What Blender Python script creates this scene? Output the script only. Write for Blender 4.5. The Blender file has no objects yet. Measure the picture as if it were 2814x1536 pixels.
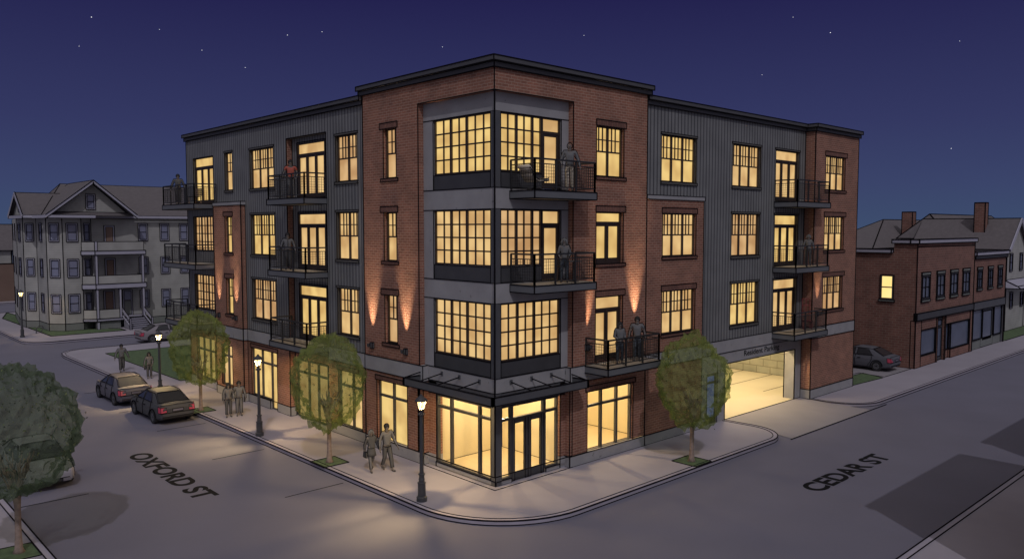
import bpy, bmesh, math, random
from mathutils import Vector, Matrix, noise
from mathutils.geometry import tessellate_polygon
random.seed(7)
R_ = math.radians
sc = bpy.context.scene
COL = sc.collection
INK = .03

# ------------------------------------------------------------------ materials
def new_mat(name):
    m = bpy.data.materials.new(name); m.use_nodes = True
    nt = m.node_tree; b = nt.nodes['Principled BSDF']; return m, nt, b
def N(nt, t, **kw):
    n = nt.nodes.new(t)
    for k, v in kw.items(): setattr(n, k, v)
    return n
def ramp(nt, fac, stops):
    r = N(nt, 'ShaderNodeValToRGB'); nt.links.new(fac, r.inputs[0])
    e = r.color_ramp.elements
    e[0].position, e[0].color = stops[0][0], (*stops[0][1], 1)
    e[1].position, e[1].color = stops[-1][0], (*stops[-1][1], 1)
    for p, c in stops[1:-1]:
        x = e.new(p); x.color = (*c, 1)
    return r.outputs[0]
def obj_coord(nt):
    return N(nt, 'ShaderNodeTexCoord').outputs['Object']
def noisy(name, col, amp=.18, scale=3., rough=.8, bump=0., bscale=40., spots=0., metallic=0.):
    m, nt, b = new_mat(name); co = obj_coord(nt)
    n = N(nt, 'ShaderNodeTexNoise'); n.inputs['Scale'].default_value = scale; n.inputs['Detail'].default_value = 6
    nt.links.new(co, n.inputs['Vector'])
    lo = tuple(c*(1-amp) for c in col); hi = tuple(min(1, c*(1+amp)) for c in col)
    c = ramp(nt, n.outputs['Fac'], [(.3, lo), (.7, hi)])
    if spots:
        v = N(nt, 'ShaderNodeTexNoise'); v.inputs['Scale'].default_value = 5.; v.inputs['Detail'].default_value = 2
        nt.links.new(co, v.inputs['Vector'])
        sf = ramp(nt, v.outputs['Fac'], [(.69, (1, 1, 1)), (.74, (1-spots,)*3)])
        mx = N(nt, 'ShaderNodeMix', data_type='RGBA', blend_type='MULTIPLY'); mx.inputs[0].default_value = 1
        nt.links.new(c, mx.inputs[6]); nt.links.new(sf, mx.inputs[7]); c = mx.outputs[2]
    nt.links.new(c, b.inputs['Base Color'])
    b.inputs['Roughness'].default_value = rough; b.inputs['Metallic'].default_value = metallic
    if bump:
        bn = N(nt, 'ShaderNodeTexNoise'); bn.inputs['Scale'].default_value = bscale; nt.links.new(co, bn.inputs['Vector'])
        bp = N(nt, 'ShaderNodeBump'); bp.inputs['Strength'].default_value = bump; bp.inputs['Distance'].default_value = .02
        nt.links.new(bn.outputs['Fac'], bp.inputs['Height']); nt.links.new(bp.outputs[0], b.inputs['Normal'])
    return m
def wall_vec(nt, swap=False):
    co = obj_coord(nt); s = N(nt, 'ShaderNodeSeparateXYZ'); nt.links.new(co, s.inputs[0])
    a = N(nt, 'ShaderNodeMath', operation='ADD'); nt.links.new(s.outputs[0], a.inputs[0]); nt.links.new(s.outputs[1], a.inputs[1])
    c = N(nt, 'ShaderNodeCombineXYZ')
    if swap: nt.links.new(s.outputs[2], c.inputs[0]); nt.links.new(a.outputs[0], c.inputs[1])
    else: nt.links.new(a.outputs[0], c.inputs[0]); nt.links.new(s.outputs[2], c.inputs[1])
    return c.outputs[0], co
def brick(name, c1, c2, mortar, w=.30, h=.105, ms=.013, swap=False, rough=.85, bump=.35):
    m, nt, b = new_mat(name); v, co = wall_vec(nt, swap)
    t = N(nt, 'ShaderNodeTexBrick'); nt.links.new(v, t.inputs['Vector'])
    t.inputs['Color1'].default_value = (*c1, 1); t.inputs['Color2'].default_value = (*c2, 1); t.inputs['Mortar'].default_value = (*mortar, 1)
    t.inputs['Scale'].default_value = 1; t.inputs['Mortar Size'].default_value = ms; t.inputs['Mortar Smooth'].default_value = .3
    t.inputs['Brick Width'].default_value = w; t.inputs['Row Height'].default_value = h; t.inputs['Bias'].default_value = 0
    n = N(nt, 'ShaderNodeTexNoise'); n.inputs['Scale'].default_value = 1.3; n.inputs['Detail'].default_value = 5; nt.links.new(co, n.inputs['Vector'])
    g = ramp(nt, n.outputs['Fac'], [(.3, (.8, .8, .8)), (.7, (1.15, 1.12, 1.1))])
    mx = N(nt, 'ShaderNodeMix', data_type='RGBA', blend_type='MULTIPLY'); mx.inputs[0].default_value = 1
    nt.links.new(t.outputs['Color'], mx.inputs[6]); nt.links.new(g, mx.inputs[7]); nt.links.new(mx.outputs[2], b.inputs['Base Color'])
    b.inputs['Roughness'].default_value = rough
    bp = N(nt, 'ShaderNodeBump'); bp.inputs['Strength'].default_value = bump; bp.inputs['Distance'].default_value = .01; bp.invert = True
    nt.links.new(t.outputs['Fac'], bp.inputs['Height']); nt.links.new(bp.outputs[0], b.inputs['Normal'])
    return m
def siding(name, base, dark, pitch=.3, duty=.75, axis='u', rough=.55, bump=.6):
    m, nt, b = new_mat(name); co = obj_coord(nt); s = N(nt, 'ShaderNodeSeparateXYZ'); nt.links.new(co, s.inputs[0])
    if axis == 'u':
        a = N(nt, 'ShaderNodeMath', operation='ADD'); nt.links.new(s.outputs[0], a.inputs[0]); nt.links.new(s.outputs[1], a.inputs[1]); src = a.outputs[0]
    else: src = s.outputs[2]
    d = N(nt, 'ShaderNodeMath', operation='DIVIDE'); nt.links.new(src, d.inputs[0]); d.inputs[1].default_value = pitch
    f = N(nt, 'ShaderNodeMath', operation='FRACT'); nt.links.new(d.outputs[0], f.inputs[0])
    c = ramp(nt, f.outputs[0], [(0, dark), (.10, base), (duty, base), (min(.98, duty+.12), dark)])
    n = N(nt, 'ShaderNodeTexNoise'); n.inputs['Scale'].default_value = .8; nt.links.new(co, n.inputs['Vector'])
    g = ramp(nt, n.outputs['Fac'], [(.3, (.85,)*3), (.7, (1.12,)*3)])
    mx = N(nt, 'ShaderNodeMix', data_type='RGBA', blend_type='MULTIPLY'); mx.inputs[0].default_value = 1
    nt.links.new(c, mx.inputs[6]); nt.links.new(g, mx.inputs[7]); nt.links.new(mx.outputs[2], b.inputs['Base Color'])
    b.inputs['Roughness'].default_value = rough
    bp = N(nt, 'ShaderNodeBump'); bp.inputs['Strength'].default_value = bump; bp.inputs['Distance'].default_value = .03
    nt.links.new(c, bp.inputs['Height']); nt.links.new(bp.outputs[0], b.inputs['Normal'])
    return m
def lit(name, c1, c2, strength, scale=.7):
    m, nt, b = new_mat(name); co = obj_coord(nt)
    n = N(nt, 'ShaderNodeTexNoise'); n.inputs['Scale'].default_value = scale; n.inputs['Detail'].default_value = 1.5; nt.links.new(co, n.inputs['Vector'])
    c = ramp(nt, n.outputs['Fac'], [(.35, c1), (.65, c2)])
    b.inputs['Base Color'].default_value = (.05, .04, .03, 1); b.inputs['Roughness'].default_value = .25
    nt.links.new(c, b.inputs['Emission Color']); b.inputs['Emission Strength'].default_value = strength
    return m
def see_through(name, col, opacity, gloss=False):
    m = bpy.data.materials.new(name); m.use_nodes = True; nt = m.node_tree; nt.nodes.clear()
    o = N(nt, 'ShaderNodeOutputMaterial'); mx = N(nt, 'ShaderNodeMixShader'); t = N(nt, 'ShaderNodeBsdfTransparent')
    if gloss: d = N(nt, 'ShaderNodeBsdfGlossy'); d.inputs['Roughness'].default_value = .03
    else: d = N(nt, 'ShaderNodeBsdfDiffuse')
    if gloss: d.inputs[0].default_value = (*col, 1)
    else:
        n = N(nt, 'ShaderNodeTexNoise'); n.inputs['Scale'].default_value = 2.5; n.inputs['Detail'].default_value = 5; nt.links.new(obj_coord(nt), n.inputs['Vector'])
        nt.links.new(ramp(nt, n.outputs['Fac'], [(.35, tuple(c*.9 for c in col)), (.65, tuple(c*1.1 for c in col))]), d.inputs[0])
        t.inputs[0].default_value = (.91, .965, .83, 1)
    mx.inputs[0].default_value = opacity
    nt.links.new(t.outputs[0], mx.inputs[1]); nt.links.new(d.outputs[0], mx.inputs[2]); nt.links.new(mx.outputs[0], o.inputs[0])
    return m

M = {}
M['ink'] = noisy('dark_line', (.008, .007, .009), rough=.9)
for k_ in ('ink',): M[k_].node_tree.nodes['Principled BSDF'].inputs['Specular IOR Level'].default_value = .05
M['road'] = noisy('asphalt', (.155, .150, .198), .05, .35, .9, .25, 60)
M['line'] = noisy('line_paint', (.012, .012, .014), rough=.8)
M['line'].node_tree.nodes['Principled BSDF'].inputs['Specular IOR Level'].default_value = .05
M['walk'] = noisy('sidewalk', (.33, .305, .35), .06, .5, .85, .15, 50)
M['kerb'] = noisy('kerb', (.36, .33, .39), .08, 2, .8)
M['apron'] = noisy('driveway_concrete', (.27, .25, .27), .06, .6, .85)
M['grass'] = noisy('grass', (.085, .13, .06), .3, 4, .95, .6, 30)
M['ground'] = noisy('ground', (.12, .11, .12), .1, .05, .95)
M['brick'] = brick('red_brick', (.29, .128, .086), (.215, .095, .065), (.35, .23, .17))
M['brick2'] = brick('soldier_brick', (.22, .105, .075), (.17, .082, .06), (.10, .05, .04), w=.30, h=.105, swap=True)
M['brickfar'] = brick('old_brick', (.215, .098, .074), (.165, .074, .056), (.235, .16, .13), w=.42, h=.16, ms=.02)
M['concrete'] = noisy('concrete', (.30, .295, .305), .10, 1.2, .8, .2, 30, spots=.35)
M['metal'] = siding('ribbed_metal', (.19, .192, .19), (.055, .055, .057), pitch=.245, duty=.70)
M['trim'] = noisy('window_trim', (.10, .095, .085), .1, 3, .6)
M['panel'] = noisy('dark_panel', (.055, .055, .06), .12, 1.5, .5)
M['post'] = noisy('dark_metal', (.085, .087, .095), .08, 2, .5)
M['cornice'] = noisy('cornice_metal', (.075, .075, .082), .08, 1, .6)
M['frame'] = noisy('window_frame', (.035, .022, .017), .1, 3, .5)
M['sframe'] = noisy('shop_frame', (.055, .055, .058), .1, 3, .4)
M['slab'] = noisy('balcony_fascia', (.125, .13, .14), .08, 1, .6)
M['deck'] = noisy('balcony_deck', (.42, .37, .29), .1, 3, .8)
M['rail'] = noisy('railing_steel', (.022, .022, .024), .1, 3, .5)
M['lit1'] = lit('lit_window_warm', (.66, .39, .15), (.93, .62, .26), .86, 1.1)
M['lit2'] = lit('lit_window_amber', (.58, .32, .13), (.84, .53, .24), .82, 1.1)
M['lit3'] = lit('lit_window_gold', (.70, .43, .14), (.98, .68, .24), .88, 1.1)
M['litfar'] = lit('lit_window_yellow', (1, .70, .22), (1, .76, .30), 1.15)
M['glass'] = see_through('shop_glass', (.8, .8, .8), .06, True)
M['room'] = noisy('room_plaster', (.82, .72, .48), .03, 1, .9)
M['roomfloor'] = noisy('room_floor', (.74, .62, .40), .03, 1, .8)
M['gfloor'] = noisy('garage_floor', (.56, .48, .33), .05, .5, .8)
M['block'] = brick('concrete_block', (.36, .35, .27), (.34, .33, .25), (.22, .20, .14), w=.95, h=.46, ms=.03, bump=.2)
M['litroom'] = lit('ceiling_light', (1, .74, .38), (1, .76, .42), 5)
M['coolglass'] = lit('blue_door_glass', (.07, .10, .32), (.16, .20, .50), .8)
M['lampmetal'] = noisy('lamp_iron', (.05, .05, .055), .1, 6, .5)
def glow(name, col, st):
    m = bpy.data.materials.new(name); m.use_nodes = True; nt = m.node_tree; nt.nodes.clear()
    o = N(nt, 'ShaderNodeOutputMaterial'); a = N(nt, 'ShaderNodeAddShader'); t = N(nt, 'ShaderNodeBsdfTransparent'); e = N(nt, 'ShaderNodeEmission')
    n = N(nt, 'ShaderNodeTexNoise'); n.inputs['Scale'].default_value = 6; nt.links.new(obj_coord(nt), n.inputs['Vector'])
    nt.links.new(ramp(nt, n.outputs['Fac'], [(.3, tuple(c*.9 for c in col)), (.7, col)]), e.inputs[0]); e.inputs[1].default_value = st
    nt.links.new(t.outputs[0], a.inputs[0]); nt.links.new(e.outputs[0], a.inputs[1]); nt.links.new(a.outputs[0], o.inputs[0]); return m
M['lampglow'] = glow('lamp_glass', (1, .66, .26), 1.5)
M['cream'] = siding('clapboard', (.35, .345, .325), (.31, .305, .29), .22, .82, 'z', .8, .15)
M['found'] = noisy('foundation', (.17, .18, .17), .08, 1, .9)
M['whitetrim'] = noisy('painted_trim', (.36, .35, .42), .05, 1, .7)
M['shingle'] = noisy('shingles', (.125, .11, .115), .10, 3, .9, .3, 15)
M['dglass'] = noisy('dark_window_glass', (.21, .22, .31), .12, .8, .25)
M['dglass2'] = noisy('shop_window_glass', (.11, .13, .19), .12, .8, .2)
M['doorbrown'] = noisy('brown_door', (.20, .13, .10), .08, 2, .7)
M['tan'] = noisy('tan_render', (.17, .11, .085), .08, .5, .9)
M['tire'] = noisy('rubber', (.02, .02, .022), .1, 8, .9)
M['rim'] = noisy('wheel_alloy', (.22, .22, .24), .1, 8, .4, metallic=.4)
M['cglass'] = noisy('car_glass', (.035, .035, .04), .1, 1, .15)
M['tail'] = noisy('tail_lamp', (.50, .06, .11), .1, 4, .3)
M['head'] = noisy('head_lamp', (.40, .40, .46), .1, 4, .2)
M['plate'] = noisy('plate_metal', (.15, .14, .18), .05, 4, .5)
M['grille'] = noisy('grille_black', (.02, .02, .022), .1, 4, .6)
def paint(name, c): 
    m = noisy(name, c, .04, 1, .62); m.node_tree.nodes['Principled BSDF'].inputs['Specular IOR Level'].default_value = .2; return m
M['car1'] = paint('car_grey_violet', (.11, .105, .125)); M['car2'] = paint('car_dark_grey', (.070, .070, .074))
M['car3'] = paint('car_silver', (.27, .26, .30)); M['car4'] = paint('car_silver_beige', (.24, .22, .24)); M['car5'] = paint('car_slate', (.11, .11, .13))
M['skin'] = noisy('skin', (.15, .13, .12), .06, 6, .7)
M['grey1'] = noisy('grey_cloth', (.075, .075, .078), .1, 8, .9); M['grey2'] = noisy('pale_grey_cloth', (.13, .13, .135), .1, 8, .9)
M['grey3'] = noisy('dark_grey_cloth', (.05, .05, .055), .1, 8, .9); M['jeans'] = noisy('blue_grey_denim', (.07, .085, .105), .1, 8, .9)
M['redcloth'] = noisy('red_cloth', (.36, .085, .06), .1, 8, .9); M['hair'] = noisy('dark_hair', (.016, .014, .015), .2, 20, .8)
M['hair2'] = noisy('grey_hair', (.12, .12, .12), .2, 20, .8); M['shoe'] = noisy('shoe_leather', (.05, .05, .052), .1, 8, .6)
M['bark'] = noisy('bark', (.27, .20, .165), .22, 9, .9, .6, 30)
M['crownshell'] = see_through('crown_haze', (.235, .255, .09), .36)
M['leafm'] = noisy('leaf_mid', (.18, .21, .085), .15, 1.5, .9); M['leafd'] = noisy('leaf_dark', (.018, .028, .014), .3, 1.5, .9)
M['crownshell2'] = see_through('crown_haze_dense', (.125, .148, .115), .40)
M['beige'] = noisy('beige_fabric', (.60, .53, .42), .1, 5, .8); M['redpaint'] = noisy('red_paint', (.22, .025, .03), .1, 5, .6)
M['wood'] = noisy('wood', (.22, .14, .09), .2, 6, .7)

# ------------------------------------------------------------------ mesh builder
class MB:
    def __init__(s): s.v = []; s.f = []; s.m = []; s.mats = []
    def mi(s, k):
        if k not in s.mats: s.mats.append(k)
        return s.mats.index(k)
    def add(s, vs, fs, mat):
        b = len(s.v); s.v += [tuple(p) for p in vs]; i = s.mi(mat)
        for f in fs: s.f.append(tuple(b+j for j in f)); s.m.append(i)
    def face(s, pts, mat): s.add(pts, [tuple(range(len(pts)))], mat)
    def hexa(s, p, mat, ink=0, edges=None):
        s.add(p, [(0, 3, 2, 1), (4, 5, 6, 7), (0, 1, 5, 4), (1, 2, 6, 5), (2, 3, 7, 6), (3, 0, 4, 7)], mat)
        if ink:
            for a, b in ((0, 1), (1, 2), (2, 3), (3, 0), (4, 5), (5, 6), (6, 7), (7, 4), (0, 4), (1, 5), (2, 6), (3, 7)):
                s.ink(p[a], p[b], ink)
    def box(s, x0, y0, z0, x1, y1, z1, mat, ink=0):
        s.hexa([(x0, y0, z0), (x1, y0, z0), (x1, y1, z0), (x0, y1, z0), (x0, y0, z1), (x1, y0, z1), (x1, y1, z1), (x0, y1, z1)], mat, ink)
    def bar(s, p, q, w, mat, w2=None):
        p, q = Vector(p), Vector(q); d = q-p
        if d.length < 1e-6: return
        d.normalize(); up = Vector((0, 0, 1)) if abs(d.z) < .9 else Vector((1, 0, 0))
        a = d.cross(up).normalized(); b = a.cross(d); h = w/2; k = (w2 or w)/2
        s.hexa([p-a*h-b*k, p+a*h-b*k, p+a*h+b*k, p-a*h+b*k, q-a*h-b*k, q+a*h-b*k, q+a*h+b*k, q-a*h+b*k], mat)
    def ink(s, p, q, w=INK): s.bar(p, q, w*1.25, 'ink')
    def inks(s, pts, w=INK, close=False):
        for a, b in zip(pts, pts[1:]+(pts[:1] if close else [])): s.ink(a, b, w)
    def prism(s, poly, z0, z1, mat, ink=0, side=None):
        n = len(poly); lo = [(x, y, z0) for x, y in poly]; hi = [(x, y, z1) for x, y in poly]
        s.face(hi, mat); s.face(lo[::-1], mat)
        for i in range(n):
            j = (i+1) % n; s.face([lo[i], lo[j], hi[j], hi[i]], side or mat)
            if ink: s.ink(hi[i], hi[j], ink); s.ink(lo[i], hi[i], ink); s.ink(lo[i], lo[j], ink)
    def tube(s, pts, rs, mat, n=8, cap=True):
        pts = [Vector(p) for p in pts]
        if not isinstance(rs, (list, tuple)): rs = [rs]*len(pts)
        b = len(s.v); i = s.mi(mat); prev = None
        for k, p in enumerate(pts):
            d = (pts[min(k+1, len(pts)-1)]-pts[max(k-1, 0)]).normalized()
            if prev is None:
                up = Vector((0, 0, 1)) if abs(d.z) < .9 else Vector((1, 0, 0)); a = d.cross(up).normalized()
            else: a = (prev-d*prev.dot(d)).normalized()
            prev = a; c = a.cross(d)
            for t in range(n):
                an = 2*math.pi*t/n; s.v.append(tuple(p+(a*math.cos(an)+c*math.sin(an))*rs[k]))
        for k in range(len(pts)-1):
            for t in range(n):
                u = (t+1) % n; s.f.append((b+k*n+t, b+k*n+u, b+(k+1)*n+u, b+(k+1)*n+t)); s.m.append(i)
        if cap:
            s.f.append(tuple(b+t for t in range(n))[::-1]); s.m.append(i)
            s.f.append(tuple(b+(len(pts)-1)*n+t for t in range(n))); s.m.append(i)
    def lathe(s, prof, mat, n=16, c=(0, 0), rot=0):
        b = len(s.v); i = s.mi(mat)
        for r, z in prof:
            for t in range(n):
                an = 2*math.pi*t/n+rot; s.v.append((c[0]+r*math.cos(an), c[1]+r*math.sin(an), z))
        for k in range(len(prof)-1):
            for t in range(n):
                u = (t+1) % n; s.f.append((b+k*n+t, b+k*n+u, b+(k+1)*n+u, b+(k+1)*n+t)); s.m.append(i)
    def ball(s, c, r, mat, sc3=(1, 1, 1), n=10, m=7):
        b = len(s.v); i = s.mi(mat)
        for k in range(m+1):
            ph = math.pi*k/m
            for t in range(n):
                an = 2*math.pi*t/n
                s.v.append((c[0]+r*sc3[0]*math.sin(ph)*math.cos(an), c[1]+r*sc3[1]*math.sin(ph)*math.sin(an), c[2]+r*sc3[2]*math.cos(ph)))
        for k in range(m):
            for t in range(n):
                u = (t+1) % n; s.f.append((b+k*n+t, b+k*n+u, b+(k+1)*n+u, b+(k+1)*n+t)); s.m.append(i)
    def build(s, name, parent=None, smooth=False, **props):
        me = bpy.data.meshes.new(name); me.from_pydata(s.v, [], s.f)
        for k in s.mats: me.materials.append(M[k])
        me.polygons.foreach_set('material_index', s.m)
        if smooth: me.polygons.foreach_set('use_smooth', [True]*len(s.f))
        me.update()
        o = bpy.data.objects.new(name, me); COL.objects.link(o)
        if parent: o.parent = parent
        for k, v in props.items(): o[k] = v
        return o
def thing(name, label, cat, loc=(0, 0, 0), rz=0, group=None):
    o = bpy.data.objects.new(name, None); COL.objects.link(o); o.location = loc; o.rotation_euler = (0, 0, rz)
    o.empty_display_size = .3; o['label'] = label; o['category'] = cat
    if group: o['group'] = group
    return o
def tag(o, label, cat, group=None):
    o['label'] = label; o['category'] = cat
    if group: o['group'] = group
    return o
def struct(name, mb, **k):
    o = mb.build(name, **k); o['kind'] = 'structure'; return o

class Fac:   # facade frame: u along, d outwards, z up
    def __init__(s, o, t, n, k=None): s.o = Vector((*o, 0)); s.t = Vector((*t, 0)); s.n = Vector((*n, 0))
    def P(s, u, d, z): p = s.o+s.t*u+s.n*d; return (p.x, p.y, z)
    def box(s, mb, u0, u1, d0, d1, z0, z1, mat, ink=0):
        P = s.P; mb.hexa([P(u0, d0, z0), P(u1, d0, z0), P(u1, d1, z0), P(u0, d1, z0), P(u0, d0, z1), P(u1, d0, z1), P(u1, d1, z1), P(u0, d1, z1)], mat, ink)
    def quad(s, mb, u0, u1, z0, z1, d, mat): mb.face([s.P(u0, d, z0), s.P(u1, d, z0), s.P(u1, d, z1), s.P(u0, d, z1)], mat)
    def rect(s, mb, u0, u1, z0, z1, d=.004, w=INK): mb.inks([s.P(u0, d, z0), s.P(u1, d, z0), s.P(u1, d, z1), s.P(u0, d, z1)], w, True)
    def wall(s, mb, u0, u1, z0, z1, ops, mat, reveal=.2, revmat=None, ink=INK):
        us = sorted({u0, u1, *[min(max(o[i], u0), u1) for o in ops for i in (0, 1)]})
        zs = sorted({z0, z1, *[min(max(o[i], z0), z1) for o in ops for i in (2, 3)]})
        for a, b in zip(us, us[1:]):
            for c, d in zip(zs, zs[1:]):
                uc, zc = (a+b)/2, (c+d)/2
                if not any(o[0] < uc < o[1] and o[2] < zc < o[3] for o in ops): s.quad(mb, a, b, c, d, 0, mat)
        for o in ops:
            a, b, c, d = o[:4]; P = s.P; rm = revmat or mat
            if a > u0+.001: mb.face([P(a, 0, c), P(a, 0, d), P(a, -reveal, d), P(a, -reveal, c)], rm)
            mb.face([P(b, 0, c), P(b, 0, d), P(b, -reveal, d), P(b, -reveal, c)], rm)
            mb.face([P(a, 0, d), P(b, 0, d), P(b, -reveal, d), P(a, -reveal, d)], rm)
            if c > z0+.001: mb.face([P(a, 0, c), P(b, 0, c), P(b, -reveal, c), P(a, -reveal, c)], rm)
            if ink: s.rect(mb, a, b, c, d, .004, ink*.8)
FL = lambda p: Fac((p, 0), (0, 1), (-1, 0))
FR = lambda p: Fac((0, p), (1, 0), (0, -1))

# ------------------------------------------------------------------ ground, roads, pavements
mb = MB(); mb.face([(-900, -900, -.4), (1500, -900, -.4), (1500, 1500, -.4), (-900, 1500, -.4)], 'ground'); struct('ground', mb)
mb = MB(); mb.face([(-70, -40, -.15), (260, -40, -.15), (260, 200, -.15), (-70, 200, -.15)], 'road'); struct('road', mb)
def arc(cx, cy, r, a0, a1, n=10): return [(cx+r*math.cos(R_(a0+(a1-a0)*i/n)), cy+r*math.sin(R_(a0+(a1-a0)*i/n))) for i in range(n+1)]
corner = arc(.45, .1, 3.7, 180, 270, 14)
block = corner+[(12.6, -3.55)]+arc(13.0, -1.75, 1.8, 275, 362, 10)+[(14.7, -.12), (22.3, -.12), (22.2, -1.3)]+arc(24.3, -1.45, 2.1, 190, 268, 8)+[(240, -3.55), (240, 45.4), (0, 45.8), (-1.6, 45.9), (-2.6, 45.4), (-3.2, 44.4), (-3.4, 43)]
def inset_line(poly, w):   # offset inwards (poly is counter-clockwise)
    n = len(poly); out = []
    for i in range(n):
        p0, p1, p2 = Vector(poly[i-1]), Vector(poly[i]), Vector(poly[(i+1) % n])
        a = (p1-p0).normalized(); b = (p2-p1).normalized(); na = Vector((-a.y, a.x)); nb = Vector((-b.y, b.x))
        m = (na+nb); m = m/max(.5, m.length_squared)*2*w if m.length > 1e-6 else na*w
        out.append(tuple(p1+m))
    return out
def slab(poly, z0, z1, open_kerb=None, skip=()):
    inner = inset_line(poly, .2)
    s = MB(); tess = tessellate_polygon([[Vector((x, y, z1)) for x, y in poly]])
    s.add([(x, y, z1) for x, y in poly], [tuple(t) for t in tess], 'walk')
    struct('sidewalk', s)
    k = MB(); n = len(poly)
    for i in range(n):
        if i in skip: continue
        j = (i+1) % n; zt = z1+.005
        a, b, c, d = poly[i], poly[j], inner[j], inner[i]
        k.face([(*a, zt), (*b, zt), (*c, zt), (*d, zt)], 'kerb'); k.face([(*a, z0), (*b, z0), (*b, zt), (*a, zt)], 'kerb')
        k.ink((*a, zt), (*b, zt), INK); k.ink((*c, zt), (*d, zt), INK*.8); k.ink((*a, z0+.01), (*b, z0+.01), INK)
        if (Vector(a)-Vector(b)).length > 1: 
            q = Vector(a)-(Vector(b)-Vector(a)).normalized().yx*Vector((-1, 1))*0
    struct('kerb', k)
nb_ = len(corner)
i_gar = block.index((14.7, -.12))
slab(block, -.15, 0, skip=(i_gar,))
slab([(-3.95, 75), (-3.95, 54)]+arc(-2.0, 53.5, 1.93, 180, 275, 8)+[(120, 52.1), (120, 80.4), (-3.95, 80.4)], -.15, 0)
slab([(-40, -1.5), (-14.6, -1.5)]+arc(-14.6, .0, 1.5, 272, 358, 6)+[(-13.1, 45), (-40, 45)], -.15, 0)
slab([(-60, -40), (200, -40), (200, -12.25), (-60, -12.25)], -.15, 0)
slab([(-30, 92.8), (120, 94.4), (120, 180), (-30, 180)], -.15, 0)
mb = MB(); mb.face([(14.7, -.12, .012), (22.3, -.12, .012), (22.6, -3.75, -.144), (14.4, -3.75, -.144)], 'apron')
mb.ink((14.7, -.10, .014), (22.3, -.10, .014)); mb.ink((14.2, -3.78, -.142), (24.5, -3.78, -.142), .035); struct('driveway', mb)
def sheet(name, pts, z, mat, ink=.025):
    mb = MB(); mb.face([(x, y, z) for x, y in pts], mat)
    mb.inks([(x, y, z+.002) for x, y in pts], ink, True); return struct(name, mb)
sheet('grass', [(-.75, 27.7), (30, 27.7), (30, 42.1), (-.85, 42.15)], .008, 'grass', .035)
sheet('grass', [(-1.55, 73.8), (-1.35, 55.3), (4.6, 55.2), (4.6, 57), (1, 60), (0, 80)], .008, 'grass', .06)
sheet('grass', [(7.6, 55.2), (40, 55.2), (40, 59.2), (7.6, 59.2)], .008, 'grass', .06)
sheet('grass', [(27.6, -.62), (31.3, -.85), (32, .7), (27.6, .9)], .008, 'grass', .03)
sheet('grass', [(55.2, -.95), (80, -.95), (80, .9), (55.2, .9)], .008, 'grass', .05)
sheet('parking_lot', [(27.6, 1.3), (31.9, .9), (31.6, -.8), (35.9, -.8), (35.9, 14), (27.6, 14)], .006, 'apron', .03)
sheet('grass', [(-13.32, 4.32), (-13.32, 5.52), (-17.5, 5.9), (-17.5, 4.6)], .010, 'grass', .02)
for x, y in ((-2.95, 19.1), (-2.78, 6.72), (7.78, -2.95)):
    sheet('grass', [(x-.55, y-.55), (x+.55, y-.55), (x+.55, y+.55), (x-.55, y+.55)], .010, 'grass', .025)
# porch apron line round the corner shop
mb = MB(); mb.face([(-.28, 3.9, .006), (-.28, -.28, .006), (3.74, -.28, .006), (3.74, 0, .006), (0, 0, .006), (0, 3.9, .006)], 'walk')
mb.inks([(-.28, 4.1, .008), (-.28, -.28, .008), (3.74, -.28, .008)], .02); struct('pavement', mb)

for i, (a, b, lab) in enumerate([((-5.9, 28.4), (-3.6, 28.4), 'thin dark parking line ahead of the farther kerbside sedan'), ((-5.95, 22.05), (-3.6, 22.05), 'thin dark parking line between the two kerbside sedans'),
        ((-5.86, 16.9), (-3.6, 16.9), 'thin dark parking line just behind the nearer kerbside sedan'), ((-5.83, 10.7), (-3.6, 10.7), 'thin dark parking line in the road beside the middle sidewalk lamp'),
        ((-5.81, 4.5), (-3.5, 4.5), 'thin dark parking line in the road nearest the building corner'), ((-12.95, 9.65), (-10.7, 9.6), 'thin dark parking line in front of the silver car at lower left')]):
    mb = MB(); mb.face([(a[0], a[1]-.035, -.145), (b[0], b[1]-.035, -.145), (b[0], b[1]+.035, -.145), (a[0], a[1]+.035, -.145)], 'line')
    tag(mb.build('parking_line'), lab, 'parking line', 'parking bay lines on the left street')

def lettering(text, name, mat, P0, U, V, length, height, thick=.0, parent=None, bold=0.):
    cu = bpy.data.curves.new(name, 'FONT'); cu.body = text; cu.offset = bold; cu.extrude = 0
    t = bpy.data.objects.new('tmp', cu); COL.objects.link(t); dg = bpy.context.evaluated_depsgraph_get()
    me = bpy.data.meshes.new_from_object(t.evaluated_get(dg)); bpy.data.objects.remove(t)
    xs = [v.co.x for v in me.vertices]; ys = [v.co.y for v in me.vertices]; x0, x1, y0, y1 = min(xs), max(xs), min(ys), max(ys)
    U, V, P0 = Vector(U), Vector(V), Vector(P0)
    for v in me.vertices: v.co = P0+U*((v.co.x-x0)/(x1-x0)*length)+V*((v.co.y-y0)/(y1-y0)*height)
    me.materials.clear(); me.materials.append(M[mat]); o = bpy.data.objects.new(name, me); COL.objects.link(o)
    if parent: o.parent = parent
    return o
tag(lettering('OXFORD ST', 'road_lettering', 'line', (-8.2, 13.65, -.145), (0, -1, 0), (1, 0, 0), 7.3, .86, bold=.035), 'black letters OXFORD ST painted on the left road', 'street lettering')
tag(lettering('CEDAR ST', 'road_lettering', 'line', (8.35, -7.98, -.145), (1, 0, 0), (0, 1, 0), 6.3, .86, bold=.035), 'black letters CEDAR ST painted on the right road', 'street lettering')

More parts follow.
